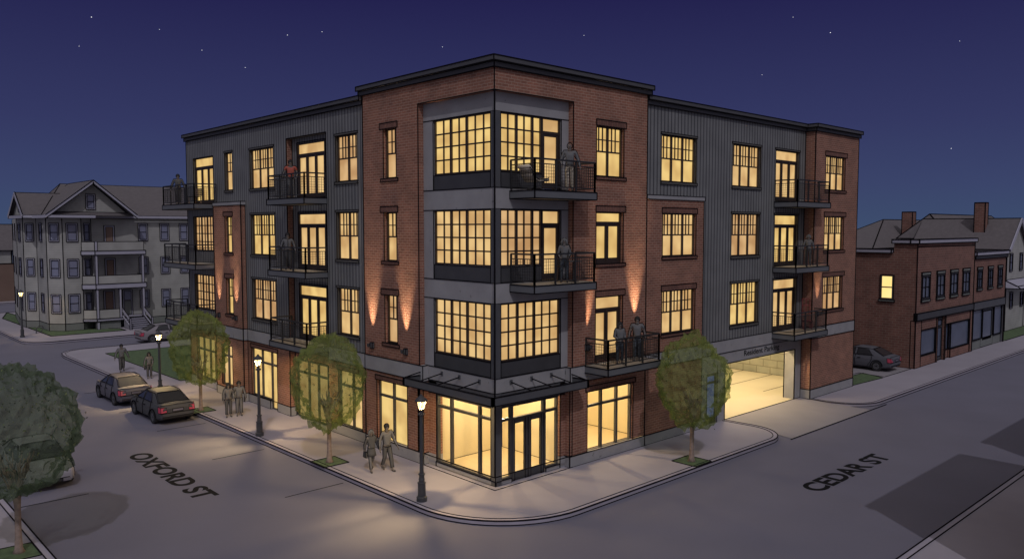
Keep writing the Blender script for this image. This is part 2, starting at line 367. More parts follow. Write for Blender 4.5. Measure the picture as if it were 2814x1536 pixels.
# ------------------------------------------------------------------ the apartment building
B = thing('apartment_building', 'four storey corner apartment building of brick and ribbed metal with lit windows', 'apartment building')
lits = ['lit1', 'lit2', 'lit3']
def window(F, u0, u1, z0, z1, kind='dh', n=2, d=-.14, parent=B, fm='frame', pm=None, cols=None, rows=4, name='window'):
    f = MB(); p = MB(); t = .05; pm = pm or random.choice(lits)
    def bx(a, b, c, e, th=.05): F.box(f, a, b, d-.01, d+th, c, e, fm)
    W = .055
    bx(u0, u0+W, z0, z1, .08); bx(u1-W, u1, z0, z1, .08); bx(u0+W, u1-W, z1-W, z1, .08); bx(u0+W, u1-W, z0, z0+W, .08)
    F.quad(p, u0+W, u1-W, z0+W, z1-W, d, pm)
    if kind == 'dh':
        w = (u1-u0-2*W)/n; zm = z0+(z1-z0)*.5
        for i in range(n):
            a = u0+W+i*w; b = a+w
            if i: bx(a-.05, a+.05, z0+W, z1-W, .07)
            bx(a+.05, b-.05, zm-.03, zm+.03, .065)
            for k in (1, 2): u = a+.05+(w-.1)*k/3; bx(u-.021, u+.021, zm+.03, z1-W, .04)
            zc = (zm+z1-W)/2; bx(a+.05, b-.05, zc-.021, zc+.021, .035)
    elif kind == 'door':
        zt = z1-(z1-z0)*.2; bx(u0+W, u1-W, zt-.07, zt+.03, .07); w = (u1-u0-2*W)/n
        for i in range(n):
            a = u0+W+i*w; b = a+w
            if i: bx(a-.06, a+.06, z0+W, zt-.07, .075)
            for q, r in ((a, a+.1), (b-.1, b)): bx(q, r, z0+W, zt-.07, .05)
            bx(a+.1, b-.1, zt-.16, zt-.07, .05); bx(a+.1, b-.1, z0+W, z0+.22, .05)
    elif kind == 'grid':
        tot = sum(cols); w = (u1-u0-2*W)/tot; k = 0
        for gi, c in enumerate(cols):
            for i in range(c):
                k += 1
                if k < tot:
                    th = .05 if i == c-1 else .026; u = u0+W+k*w; bx(u-th, u+th, z0+W, z1-W, .07 if i == c-1 else .045)
        for r in range(1, rows): z = z0+W+(z1-z0-2*W)*r/rows; bx(u0+W, u1-W, z-.027, z+.027, .04)
    elif kind == 'shop':   # cols = list of mullion u, rows = transom z
        for u in cols: bx(u-.05, u+.05, z0+W, z1-W, .09)
        if rows: bx(u0+W, u1-W, rows-.05, rows+.05, .085)
    o = f.build(name, parent); p.build('pane', o); return o
def lintel(mb, F, u0, u1, z0, h=.24): F.box(mb, u0, u1, -.05, .012, z0, z0+h, 'brick2'); F.rect(mb, u0, u1, z0, z0+h, .016, INK*.8)
def sill(mb, F, u0, u1, z1, h=.13, mat='brick2'): F.box(mb, u0, u1, -.2, .03, z1-h, z1, mat); F.rect(mb, u0, u1, z1-h, z1, .034, INK*.8)

parts = []
def newpart(name): m = MB(); parts.append((name, m)); return m
tower = newpart('brick_wall'); conc = newpart('concrete_frame'); base = newpart('base_course'); inkm = MB()
TL, TR = FL(-.25), FR(-.25)
TOP = 14.68
# tower left
opsL = [(5.6, 6.5, 11.2, 13.18), (5.6, 6.5, 7.87, 9.84), (5.6, 6.5, 4.53, 6.5), (4.97, 7.15, .40, 2.92)]
ncor = [( -.25, 4.14, 3.86, 13.93)]
TL.wall(tower, -.25, 8.01, .45, TOP, opsL+[(-.25, 4.14, .45, 13.93)], 'brick', .25, 'brick')
opsR = [(5.05, 6.72, 11.22, 13.18), (5.05, 6.72, 7.75, 9.84), (5.05, 6.72, 3.95, 6.5), (4.60, 7.46, .36, 2.82)]
TR.wall(tower, -.25, 8.24, .45, TOP, opsR+[(-.25, 3.73, .45, 13.93)], 'brick', .25, 'brick')
tower.face([(-.25, 8.01, 3), (-.25, 8.01, TOP), (4, 8.01, TOP), (4, 8.01, 3)], 'brick'); tower.face([(8.24, -.25, 3), (8.24, -.25, TOP), (8.24, 4, TOP), (8.24, 4, 3)], 'brick')
tower.box(-.2, -.2, TOP-.1, 8.2, 8.0, TOP+.05, 'cornice')
for F, (a, b) in ((TL, (5.5, 6.75)), (TR, (5.03, 6.86))):
    for z in (13.18, 9.84, 6.50): lintel(tower, F, a, b, z)
for z in (11.2, 7.87, 4.53): sill(tower, TL, 5.45, 6.68, z)
for z in (11.22, 7.8): sill(tower, TR, 5.0, 6.86, z)
lintel(tower, TL, 4.9, 7.25, 2.92, .2); lintel(tower, TR, 4.5, 7.6, 2.82, .2)
inkm.inks([TL.P(8.01, .002, 0), TL.P(8.01, .002, TOP)], .035); inkm.inks([TR.P(8.24, .002, 0), TR.P(8.24, .002, TOP)], .035)
inkm.ink((-.25, -.25, 13.93), (-.25, -.25, TOP), .025); inkm.ink((0, 0, 3.3), (0, 0, 3.86), .02)
for z in (10.63, 7.27): inkm.ink((-.002, -.002, z), (-.002, -.002, z-.73), .02)
inkm.ink((-.002, -.002, 13.26), (-.002, -.002, 13.93), .02)
for F, kinds in ((TL, ('dh', 'dh', 'dh')),):
    for z0, z1 in ((11.2, 13.18), (7.87, 9.84), (4.53, 6.5)): window(F, 5.6, 6.5, z0, z1, 'dh', 1, -.22)
window(TR, 5.05, 6.72, 11.22, 13.18, 'dh', 2, -.2); window(TR, 5.05, 6.72, 7.8, 9.84, 'door', 2, -.2, name='balcony_door', pm='lit3'); window(TR, 5.05, 6.72, 3.95, 6.5, 'door', 2, -.2, name='balcony_door', pm='lit1')
window(TL, 4.97, 7.15, .40, 2.92, 'shop', d=-.2, cols=[6.1], rows=2.27, fm='sframe', name='shop_window', pm='lit3')
# corner recess: concrete frame
C0L, C0R = FL(0), FR(0)
for z0, z1 in ((13.26, 13.925), (9.88, 10.63), (6.54, 7.27), (3.34, 3.88)):
    conc = newpart('concrete_beam'); conc.prism([(0, 0), (3.73, 0), (3.73, .5), (.5, .5), (.5, 4.14), (0, 4.14)], z0, z1, 'concrete')
    inkm.inks([(-.002, 4.14, z0), (-.002, -.002, z0), (3.73, -.002, z0)], .022)
    if z1 < 13: inkm.inks([(-.002, 4.14, z1), (-.002, -.002, z1), (3.73, -.002, z1)], .025)
for z0, z1 in ((10.63, 13.26), (7.27, 9.88), (3.88, 6.54)):
    C0L.box(newpart('concrete_column'), 3.52, 4.14, -.5, 0, z0, z1, 'concrete'); C0R.box(newpart('concrete_column'), 3.33, 3.73, -.5, 0, z0, z1, 'concrete')
    inkm.ink((-.002, 3.52, z0), (-.002, 3.52, z1), .02); inkm.ink((3.33, -.002, z0), (3.33, -.002, z1), .02)
post = MB()
for z0, z1 in ((10.64, 13.255), (7.28, 9.875), (3.89, 6.535)):
    post.prism([(-.03, -.03), (.24, -.03), (.24, .04), (.04, .04), (.04, .20), (-.03, .20)], z0, z1, 'post')
    post.inks([(-.03, -.03, z0), (-.03, -.03, z1)], .018); post.inks([(-.03, .2, z0), (-.03, .2, z1)], .02); post.inks([(.24, -.03, z0), (.24, -.03, z1)], .02)
    door = z0 > 7
    C0L.box(post, .2, 3.52, -.1, -.02, z0, z0+.54, 'panel', .02)
    C0R.box(post, .24, 2.33 if door else 3.33, -.1, -.02, z0, z0+.54, 'panel', .02)
    window(C0L, .2, 3.5, z0+.56, z1, 'grid', d=-.12, cols=[3, 2, 2], rows=4, pm='lit3' if z0 > 10 else 'lit1')
    if door:
        window(C0R, .24, 2.33, z0+.56, z1, 'grid', d=-.12, cols=[2, 2, 1], rows=4, pm='lit3' if z0 > 10 else 'lit2')
        window(C0R, 2.35, 3.31, z0+.02, z1, 'door', 1, -.12, name='balcony_door', pm='lit1')
    else: window(C0R, .24, 3.31, z0+.56, z1, 'grid', d=-.12, cols=[2, 2, 3], rows=4, pm='lit1')
# corner shop
post.prism([(-.02, -.02), (.28, -.02), (.28, .06), (.06, .06), (.06, .22), (-.02, .22)], 0, 3.33, 'post')
post.inks([(-.02, -.02, 0), (-.02, -.02, 3.3)], .02); post.inks([(-.02, .22, .2), (-.02, .22, 3)], .02)
C0L.box(post, .22, 4.1, -.1, 0, 2.84, 3.33, 'post', .02); C0R.box(post, .28, 3.7, -.1, 0, 2.84, 3.33, 'post', .02)
post.build('corner_post', B)
C0L.box(base, .0, 3.45, -.12, .012, 0, .18, 'concrete', .02); C0R.box(newpart('base_course'), .02, .78, -.12, .012, 0, .16, 'concrete', .02); C0R.box(newpart('base_course'), 2.55, 3.3, -.12, .012, 0, .16, 'concrete', .02)
def shopwin(F, u0, u1, z0, z1, mull, tr, d=-.1, name='shop_window'):
    f = MB(); p = MB(); W = .07
    for a, b, c, e in ((u0, u0+W, z0, z1), (u1-W, u1, z0, z1), (u0+W, u1-W, z1-W, z1), (u0+W, u1-W, z0, z0+W)): F.box(f, a, b, d-.05, d+.08, c, e, 'sframe')
    for u in mull: F.box(f, u-.05, u+.05, d-.05, d+.07, z0+W, z1-W, 'sframe')
    if tr: F.box(f, u0+W, u1-W, d-.045, d+.065, tr-.05, tr+.05, 'sframe')
    F.quad(p, u0+W, u1-W, z0+W, z1-W, d, 'glass'); o = f.build(name, B); p.build('pane', o)
shopwin(C0L, .2, 3.42, .18, 2.84, [.94, 2.57], 2.38)
shopwin(C0R, .26, .82, .16, 2.84, [], 2.33); shopwin(C0R, 2.5, 3.22, .16, 2.84, [], 2.33); shopwin(C0R, .82, 2.5, 2.28, 2.84, [], 0)
for a, b, h in ((.84, 1.655, 1), (1.665, 2.48, 0)):
    f = MB(); p = MB(); C0R.box(f, a, a+.14, -.13, -.04, .02, 2.28, 'sframe', .015); C0R.box(f, b-.14, b, -.13, -.04, .02, 2.28, 'sframe', .015)
    C0R.box(f, a+.14, b-.14, -.12, -.05, 2.12, 2.28, 'sframe'); C0R.box(f, a+.14, b-.14, -.12, -.05, .02, .32, 'sframe')
    C0R.quad(p, a+.14, b-.14, .32, 2.12, -.08, 'glass'); o = f.build('shop_door', B); p.build('pane', o)
    hm = MB(); u = b-.07 if h else a+.07; hm.tube([C0R.P(u, -.02, .85), C0R.P(u, .02, .9), C0R.P(u, .02, 1.2), C0R.P(u, -.02, 1.25)], .014, 'lampmetal'); hm.build('handle', o)
# brick returns beside shop
newpart('brick_return').prism([(-.25, 4.14), (0, 4.14), (0, 3.42), (.3, 3.42), (.3, 4.3), (-.25, 4.3)][::-1], .45, 3.3, 'brick'); newpart('brick_return').prism([(3.33, 0), (3.6, 0), (3.6, .3), (3.33, .3)], .45, 3.3, 'brick')
tower.box(-.245, 3.92, .45, .2, 4.97, 3.28, 'brick'); tower.box(3.60, -.245, .45, 4.60, .2, 3.28, 'brick')
inkm.ink((-.252, 3.92, 0), (-.252, 3.92, 3.28), .022); inkm.ink((3.6, -.252, 0), (3.6, -.252, 3.28), .022)
inkm.ink((-.002, 3.42, 0), (-.002, 3.42, 3.28), .02); inkm.ink((3.33, -.002, 0), (3.33, -.002, 3.28), .02)
def band(F, u0, u1, d=.02, z0=3.27, z1=3.88): F.box(newpart('concrete_band'), u0, u1, -.3, d, z0, z1, 'concrete', .022)
band(TL, 3.92, 8.01); band(TR, 3.6, 8.24)
def course(F, u0, u1, d=.02, z1=.45): F.box(newpart('base_course'), u0, u1, -.3, d, 0, z1, 'concrete', .022)
course(TL, 3.92, 8.01); course(TR, 3.6, 8.24, z1=.42)
newpart('base_course').box(-.0, 3.42, 0, .3, 4.0, .45, 'concrete'); newpart('base_course').box(3.33, 0, 0, 3.7, .3, .42, 'concrete')
# rooms behind the clear shop glass
room = MB()
def roombox(x0, y0, x1, y1, z1, wm='room', fm='roomfloor', skipx0=True, skipy0=True, z0=.015):
    room.face([(x0, y0, z0), (x1, y0, z0), (x1, y1, z0), (x0, y1, z0)], fm); room.face([(x0, y0, z1), (x1, y0, z1), (x1, y1, z1), (x0, y1, z1)], 'room')
    room.face([(x1, y0, z0), (x1, y1, z0), (x1, y1, z1), (x1, y0, z1)], wm); room.face([(x0, y1, z0), (x1, y1, z0), (x1, y1, z1), (x0, y1, z1)], wm)
    if not skipx0: room.face([(x0, y0, z0), (x0, y1, z0), (x0, y1, z1), (x0, y0, z1)], wm)
    if not skipy0: room.face([(x0, y0, z0), (x1, y0, z0), (x1, y0, z1), (x0, y0, z1)], wm)
    room.ink((x1-.01, y1-.01, z0), (x1-.01, y1-.01, z1), .012); room.ink((x0, y1-.01, z0+.01), (x1, y1-.01, z0+.01), .012); room.ink((x1-.01, y0, z0+.01), (x1-.01, y1, z0+.01), .012)
roombox(.1, .1, 3.68, 3.70, 3.2)
roombox(3.75, .1, 9.22, 6, 3.1, skipx0=False)
window_R = shopwin(TR, 4.60, 7.46, .36, 2.82, [5.58, 6.55], 2.2, -.18)
# garage
roombox(13.95, .35, 27.3, 12.5, 3.0, 'block', 'gfloor', skipx0=False)
for a, b, y in ((22.0, 27.28, 6.4), (21.0, 27.28, 4.35), (22.1, 26.5, 2.05)): room.face([(a, y-.03, .022), (b, y-.03, .022), (b, y+.03, .022), (a, y+.03, .022)], 'line')
room.face([(13.95, -.12, .014), (22.3, -.12, .014), (22.3, .36, .014), (13.95, .36, .014)], 'gfloor')
room.build('interior', B)
def ceil_light(x0, y0, x1, y1, z, st, col=(1, .82, .52)):
    L = bpy.data.lights.new('ceiling_lamp', 'AREA'); L.shape = 'RECTANGLE'; L.size = x1-x0; L.size_y = y1-y0; L.energy = st; L.color = col
    o = bpy.data.objects.new('ceiling_lamp', L); COL.objects.link(o); o.location = ((x0+x1)/2, (y0+y1)/2, z); o.parent = B
ceil_light(.5, .5, 3.2, 3.2, 3.1, 52); ceil_light(4.5, .6, 8.5, 5, 3.0, 90); ceil_light(15, 1, 26.8, 11.5, 2.92, 640, (1, .86, .58))

def spill_light(p, e):  # added point lights without fixtures, spilling onto sidewalk and driveway
    L = bpy.data.lights.new('spill_fill', 'POINT'); L.energy = e; L.color = (1, .76, .40); L.shadow_soft_size = .04
    o = bpy.data.objects.new('spill_fill', L); COL.objects.link(o); o.location = p; o.parent = B
spill_light((6.0, 1.3, 2.98), 210); spill_light((1.9, 1.7, 3.06), 150); spill_light((16.2, .7, 2.86), 150); spill_light((19.8, .7, 2.86), 150)
# right wing
tower = newpart('brick_wall'); metal = newpart('metal_wall')
R0, RB, RT = FR(-.10), FR(-.25), FR(-.66)
RTOP = 14.33
mops = [(9.42, 12.0, 11.2, 13.2)]+[(15.0, 17.56, a, b) for a, b in ((11.2, 13.2), (7.86, 9.9), (4.5, 6.56))]+[(19.05, 21.5, a, b) for a, b in ((10.6, 13.2), (7.25, 9.9), (3.9, 6.56))]
R0.wall(metal, 8.24, 12.45, 10.42, RTOP, mops[:1], 'metal', .22, 'trim'); R0.wall(metal, 12.45, 22.18, 3.88, RTOP, mops[1:], 'metal', .22, 'trim')
pier_ops = [(9.36, 11.85, a, b) for a, b in ((7.98, 9.84), (4.62, 6.5))]
RB.wall(tower, 8.24, 12.45, .42, 10.42, pier_ops, 'brick', .22)
tower.face([RB.P(12.45, 0, 0), RB.P(12.45, -.15, 0), RB.P(12.45, -.15, 10.42), RB.P(12.45, 0, 10.42)], 'brick'); inkm.ink(RB.P(12.45, .003, 0), RB.P(12.45, .003, 10.42), .03)
RB.box(newpart('wall_cap'), 8.25, 12.5, -.16, .03, 10.42, 10.6, 'concrete', .022)
for z in (9.84, 6.5): lintel(tower, RB, 9.3, 11.93, z)
for z in (7.98, 4.62): sill(tower, RB, 9.3, 11.93, z)
for o in pier_ops: window(RB, *o, 'dh', 3, -.18)
def mtrim(F, o, sillh=.1):
    a, b, c, d = o; t = MB()
    F.box(metal, a-.06, b+.06, -.02, .035, d, d+.09, 'trim', .018); F.box(metal, a-.06, b+.06, -.02, .05, c-.11, c, 'trim', .018)
    F.box(metal, a-.06, a, -.02, .03, c, d, 'trim'); F.box(metal, b, b+.06, -.02, .03, c, d, 'trim')
for o in mops:
    dr = o[3]-o[2] > 2.3
    if not dr: mtrim(R0, o)
    window(R0, *o, 'door' if dr else 'dh', 3, -.17, name='balcony_door' if dr else 'window')
    if dr: R0.box(metal, o[0]-.06, o[1]+.06, -.02, .03, o[3], o[3]+.08, 'trim', .018)
# tower 2
tower = newpart('brick_wall')
jops = [(23.38, 25.72, a, b) for a, b in ((11.28, 13.12), (7.98, 9.84), (4.7, 6.54))]
RT.wall(tower, 22.18, 27.39, .5, RTOP, jops, 'brick', .2)
tower.face([(22.18, -.66, 0), (22.18, 0, 0), (22.18, 0, RTOP), (22.18, -.66, RTOP)], 'brick'); tower.face([(27.39, -.66, 0), (27.39, 14, 0), (27.39, 14, RTOP), (27.39, -.66, RTOP)], 'brick')
for z in (13.12, 9.84, 6.54): lintel(tower, RT, 23.3, 25.95, z)
for z in (11.28, 7.98, 4.7): sill(tower, RT, 23.3, 25.9, z)
for o in jops: window(RT, *o, 'dh', 3, -.17)
for x, y in ((22.18, -.66), (27.39, -.66), (22.18, -.1)): inkm.ink((x, y-.003, 0), (x, y-.003, RTOP), .035)
conc = newpart('concrete_band'); base = newpart('base_course')
band(RB, 8.24, 12.45); band(R0, 12.45, 22.18, .02); newpart('concrete_band').box(22.16, -.68, 3.27, 27.41, 0, 3.88, 'concrete', .03)
course(RB, 8.24, 12.45, .02, .42); newpart('base_course').box(22.16, -.68, 0, 27.41, 0, .5, 'concrete', .03)
# garage front
conc = newpart('garage_surround')
R0.box(conc, 12.6, 14.66, -.5, 0, 2.4, 3.27, 'concrete'); R0.box(conc, 13.98, 14.66, -.5, .0, 0, 2.4, 'concrete'); R0.box(conc, 12.45, 13.1, -.5, -.0, 0, 2.4, 'concrete')
R0.box(conc, 21.5, 22.18, -.6, 0, 0, 3.27, 'concrete'); R0.box(conc, 14.66, 21.5, -.6, 0, 2.72, 3.27, 'concrete')
inkm.inks([R0.P(14.66, .003, 0), R0.P(14.66, .003, 2.72), R0.P(21.5, .003, 2.72), R0.P(21.5, .003, 0)], .035); inkm.ink(R0.P(21.5, -.6, 0), R0.P(21.5, -.6, 2.72), .035); inkm.ink(R0.P(22.17, .003, 0), R0.P(22.17, .003, 3.2), .03)
inkm.ink(R0.P(14.0, .003, 0), R0.P(14.0, .003, 2.75), .03)
f = MB(); p = MB()
for a, b, c, e in ((13.12, 13.22, .02, 2.38), (13.88, 13.98, .02, 2.38), (13.22, 13.88, 2.28, 2.38), (13.22, 13.88, .02, .3), (13.22, 13.88, 1.92, 2.0)): R0.box(f, a, b, -.14, -.04, c, e, 'sframe', .012)
R0.quad(p, 13.22, 13.88, .3, 2.28, -.09, 'coolglass'); o = f.build('entrance_door', B); p.build('pane', o)
lettering('Resident Parking', 'sign_lettering', 'line', R0.P(16.35, .012, 2.83), (1, 0, 0), (0, 0, 1), 3.45, .36, parent=B, bold=.012)

# left wing
metal = newpart('metal_wall'); tower = newpart('brick_wall'); conc = newpart('concrete_band'); base = newpart('base_course')
L0, LP, LR = FL(-.20), FL(-.45), FL(.10)
def z3(a): return [(a[0], a[1], c, d) for c, d in ((11.22, 13.22), (7.83, 9.9), (4.52, 6.58))]
awin = z3((8.52, 10.28)); cwin = z3((16.15, 18.82))
dwin4 = [(20.95, 21.92, 11.25, 13.28)]; edoor = [(23.5, 26.35, 10.6, 13.25)]; egrid = [(23.1, 26.5, 7.9, 9.88), (23.1, 26.5, 4.5, 6.5)]
L0.wall(metal, 8.01, 27.37, 3.88, RTOP, awin+cwin+dwin4+edoor+egrid+[(11.1, 14.86, 3.88, 13.48)], 'metal', .24, 'trim')
metal.face([(-.2, 27.37, 0), (8, 27.37, 0), (8, 27.37, RTOP), (-.2, 27.37, RTOP)], 'metal')
for o in awin: mtrim(L0, o); window(L0, *o, 'dh', 2, -.17)
for o in cwin: mtrim(L0, o); window(L0, *o, 'dh', 3, -.17)
mtrim(L0, dwin4[0]); window(L0, *dwin4[0], 'dh', 1, -.17)
window(L0, *edoor[0], 'door', 3, -.17, name='balcony_door')
for o in egrid: window(L0, *o, 'grid', d=-.17, cols=[2, 2, 2, 2], rows=4, pm='lit2')
# balcony recess
LR.wall(metal, 11.1, 14.86, 3.88, 13.48, [(11.72, 14.28, a, b) for a, b in ((10.62, 13.2), (7.28, 9.9), (3.92, 6.5))], 'metal', .1, 'trim')
for a, b in ((10.62, 13.2), (7.28, 9.9), (3.92, 6.5)):
    window(LR, 11.72, 14.28, a, b, 'door', 3, -.06, name='balcony_door'); LR.rect(metal, 11.66, 14.34, a, b+.06, .01, .03)
tower.box(-.19, 14.84, 0, .1, 14.856, 13.47, 'brick'); inkm.inks([(-.203, 14.85, 0), (-.203, 14.85, 13.48), (-.203, 11.1, 13.48), (-.203, 11.1, 3.9)], .03); inkm.ink((.097, 14.83, 0), (.097, 14.83, 13.4), .025)
# brick pier of left wing
tower = newpart('brick_pier')
LP.wall(tower, 19.5, 23.0, .45, 10.42, [(20.63, 21.5, 7.87, 9.84), (20.63, 21.5, 4.55, 6.5), (20.9, 22.3, .6, 2.8)], 'brick', .28)
tower.face([(-.45, 19.5, 0), (-.2, 19.5, 0), (-.2, 19.5, 10.42), (-.45, 19.5, 10.42)], 'brick'); tower.face([(-.45, 23.0, 0), (-.2, 23.0, 0), (-.2, 23.0, 10.42), (-.45, 23.0, 10.42)], 'brick')
LP.box(newpart('wall_cap'), 19.45, 23.05, -.26, .03, 10.42, 10.61, 'concrete', .025)
for z in (9.84, 6.5): lintel(tower, LP, 20.5, 21.7, z)
for z in (7.87, 4.55): sill(tower, LP, 20.45, 21.65, z); window(LP, 20.63, 21.5, z, z+1.96, 'dh', 1, -.19)
for x, y in ((-.453, 19.5), (-.453, 23.0), (-.203, 19.5)): inkm.ink((x, y, 0), (x, y, 10.42), .035)
band(L0, 8.03, 11.12); band(L0, 14.835, 19.47); band(L0, 23.03, 27.39); band(LP, 19.48, 23.02, .02); band(LR, 11.13, 14.83, .02)
tower = newpart('brick_wall')
L0.wall(tower, 8.01, 11.1, .45, 3.27, [(8.35, 10.3, .45, 2.92)], 'brick', .2); L0.wall(newpart('brick_wall'), 14.86, 19.5, .45, 3.27, [(16.2, 19.1, .45, 2.95)], 'brick', .2); L0.wall(newpart('brick_wall'), 23.0, 27.37, .45, 3.27, [(23.8, 26.45, .45, 2.85)], 'brick', .2)
LR.wall(newpart('brick_wall'), 11.1, 14.86, .2, 3.27, [(11.7, 14.6, .2, 2.85)], 'brick', .1)
lintel(tower, L0, 8.3, 10.4, 2.92, .2); lintel(newpart('lintel'), L0, 16.1, 19.2, 2.95, .2)
course(L0, 8.03, 11.12); course(L0, 14.835, 16.2); course(L0, 16.97, 19.47, .021, .43); course(L0, 23.03, 27.39); course(LP, 19.48, 23.02)
window(L0, 8.35, 10.3, .45, 2.92, 'shop', d=-.15, cols=[9.2], rows=2.25, fm='sframe', name='shop_window')
window(L0, 16.95, 19.1, .45, 2.95, 'shop', d=-.15, cols=[18.0], rows=2.27, fm='sframe', name='shop_window'); window(L0, 16.2, 16.95, .02, 2.95, 'shop', d=-.15, cols=[], rows=2.27, fm='sframe', name='shop_door')
window(LR, 11.7, 14.6, .05, 2.85, 'shop', d=-.05, cols=[12.6, 13.5], rows=2.25, fm='sframe', name='shop_door')
window(LP, 20.9, 22.3, .6, 2.8, 'shop', d=-.15, cols=[21.6], rows=2.2, fm='sframe', name='shop_window'); window(L0, 23.8, 26.45, .45, 2.85, 'shop', d=-.15, cols=[24.7, 25.6], rows=2.1, fm='sframe', name='shop_window')
inkm.ink((-.203, 27.37, 0), (-.203, 27.37, RTOP), .035)
for n_, m_ in parts:
    if m_.v: m_.build(n_, B)
# cornices and roofs
co = MB()
def cornice(pts, z):
    for out, a, b in ((.08, 0, .19), (.20, .19, .37)):
        P = [(Vector(p), Vector(n)) for p, n in pts]
        o = [(p+n*out) for p, n in P]; i_ = [(p-n*.3) for p, n in P]
        for k in range(len(P)-1):
            q = [(*o[k], z+a), (*o[k+1], z+a), (*i_[k+1], z+a), (*i_[k], z+a), (*o[k], z+b), (*o[k+1], z+b), (*i_[k+1], z+b), (*i_[k], z+b)]
            co.hexa(q, 'cornice')
            for s_, t_ in ((0, 1), (4, 5)): co.ink(q[s_], q[t_], .03)
        for e in (0, -1): co.ink((*o[e], z+a), (*o[e], z+b), .03)
        if len(P) > 2:
            for k in range(1, len(P)-1): co.ink((*o[k], z+a), (*o[k], z+b), .025)
s2 = 1.0
cornice([((-.25, 8.21), (-1, 0)), ((-.25, -.25), (-1, -1)), ((8.44, -.25), (0, -1))], TOP)
cornice([((-.2, 27.5), (-1, 0)), ((-.2, 8.05), (-1, 0))], RTOP)
cornice([((8.28, -.1), (0, -1)), ((22.18, -.1), (-1, -1)), ((22.18, -.66), (-1, -1)), ((27.5, -.66), (0, -1))], RTOP)
co.box(8.2, .15, RTOP-.1, 27.4, 14, RTOP+.3, 'cornice'); co.box(.05, 8, RTOP-.1, 14, 27.5, RTOP+.3, 'cornice')
co.box(-.0, 0, TOP+.06, 8.3, 8.1, TOP+.3, 'cornice'); co.build('cornice', B)
inkm.build('seam_line', B)
# canopy
cn = MB(); o_ = 1.0
cn.prism([(-o_, -o_), (3.75, -o_), (3.75, -.27), (-.02, -.27), (-.27, -.02), (-.27, 4.1), (-o_, 4.1)], 3.26, 3.30, 'cornice')
for q in ([(-o_, -o_), (-o_, 4.1)], [(-o_, -o_), (3.75, -o_)], [(3.75, -o_), (3.75, -.02)], [(-o_, 4.1), (-.02, 4.1)]):
    (x0, y0), (x1, y1) = q; cn.box(min(x0, x1)-.04, min(y0, y1)-.04, 3.22, max(x0, x1)+.04, max(y0, y1)+.04, 3.5, 'post', .022)
canopy = cn.build('canopy', B)
for u in (4.05, 3.05, 2.0, .85): cn = MB(); cn.bar((0, u, 3.68), (-.95, u+.1, 3.5), .035, 'ink'); cn.box(-.03, u-.06, 3.6, .0, u+.06, 3.76, 'post'); cn.build('tie_rod', canopy)
for u in (.75, 1.78, 2.82, 3.65): cn = MB(); cn.bar((u, 0, 3.68), (u+.1, -.95, 3.5), .035, 'ink'); cn.box(u-.06, -.03, 3.6, u+.06, 0, 3.76, 'post'); cn.build('tie_rod', canopy)
# balconies
def balcony(F, u0, u1, zt, dep, posts, back=0, thick=.29):
    s = MB(); F.box(s, u0, u1, back, dep, zt-thick, zt-.02, 'slab', .03); F.box(s, u0+.04, u1-.04, back, dep-.04, zt-.02, zt, 'deck')
    so = s.build('balcony', B); r = MB(); h = 1.07; g = MB(); e = .06
    runs = [((u0+e, back), (u0+e, dep-e)), ((u0+e, dep-e), (u1-e, dep-e)), ((u1-e, dep-e), (u1-e, back))]
    for a, b in runs:
        A = lambda z: F.P(a[0], a[1], z); Bq = lambda z: F.P(b[0], b[1], z)
        for z, w in ((zt+h, .06), (zt+h-.17, .035), (zt+.12, .035)): r.bar(A(z), Bq(z), w, 'rail')
        r.bar(A(zt), A(zt+h), .06, 'rail'); r.bar(Bq(zt), Bq(zt+h), .06, 'rail')
        L = math.hypot(b[0]-a[0], b[1]-a[1]); n = max(1, round(L/.115))
        for i in range(1, n): t = i/n; u = a[0]+(b[0]-a[0])*t; d = a[1]+(b[1]-a[1])*t; g.bar(F.P(u, d, zt+.12), F.P(u, d, zt+h-.17), .012, 'rail')
        for k in range(1, 7): z = zt+.12+(h-.29)*k/7; g.bar(A(z), Bq(z), .012, 'rail')
    for i in range(1, posts): u = u0+e+(u1-u0-2*e)*i/posts; r.bar(F.P(u, dep-e, zt), F.P(u, dep-e, zt+h), .06, 'rail')
    ro = r.build('railing', so); g.build('mesh_infill', so)
    return so
balcony(C0R, .69, 3.92, 10.53, 1.27, 3); balcony(C0R, .70, 3.94, 7.22, 1.25, 3); balcony(TR, 4.43, 7.72, 3.88, 1.2, 3, 0)
for z in (10.55, 7.23, 3.83): balcony(R0, 18.98, 22.55, z, 1.27, 3)
for z in (10.57, 7.26, 3.9): balcony(L0, 11.08, 14.66, z, 1.14, 3)
for z in (10.57, 7.21, 3.88): balcony(L0, 23.08, 27.85, z, 1.30, 4)
# wall sconces with real up-lights
def sconce(F, u, z, energy=1500, hide=False):
    s = MB(); F.box(s, u-.08, u+.08, 0, .10, z-.14, z+.10, 'post', .018)
    F.box(s, u-.02, u+.02, .1, .24, z-.08, z-.05, 'lampmetal'); cx = F.P(u, .24, 0); s.lathe([(.0, z-.06), (.045, z-.06), (.06, z), (.065, z+.08), (.0, z+.06)], 'lampmetal', 10, cx[:2]); s.build('wall_sconce', B)
    L = bpy.data.lights.new('uplight', 'SPOT'); L.energy = energy; L.color = (1, .70, .42); L.spot_size = R_(34); L.spot_blend = 1; L.shadow_soft_size = .02
    o = bpy.data.objects.new('uplight', L); COL.objects.link(o); o.parent = B; o.location = F.P(u, .27, z+.08)
    d = Vector(F.P(u, 0, z+4.1))-Vector(o.location); o.rotation_euler = d.to_track_quat('-Z', 'Y').to_euler()
sconce(TL, 7.4, 4.34); sconce(TL, 5.0, 4.34); sconce(LP, 20.25, 4.42, 900); sconce(LP, 22.45, 4.42, 900)
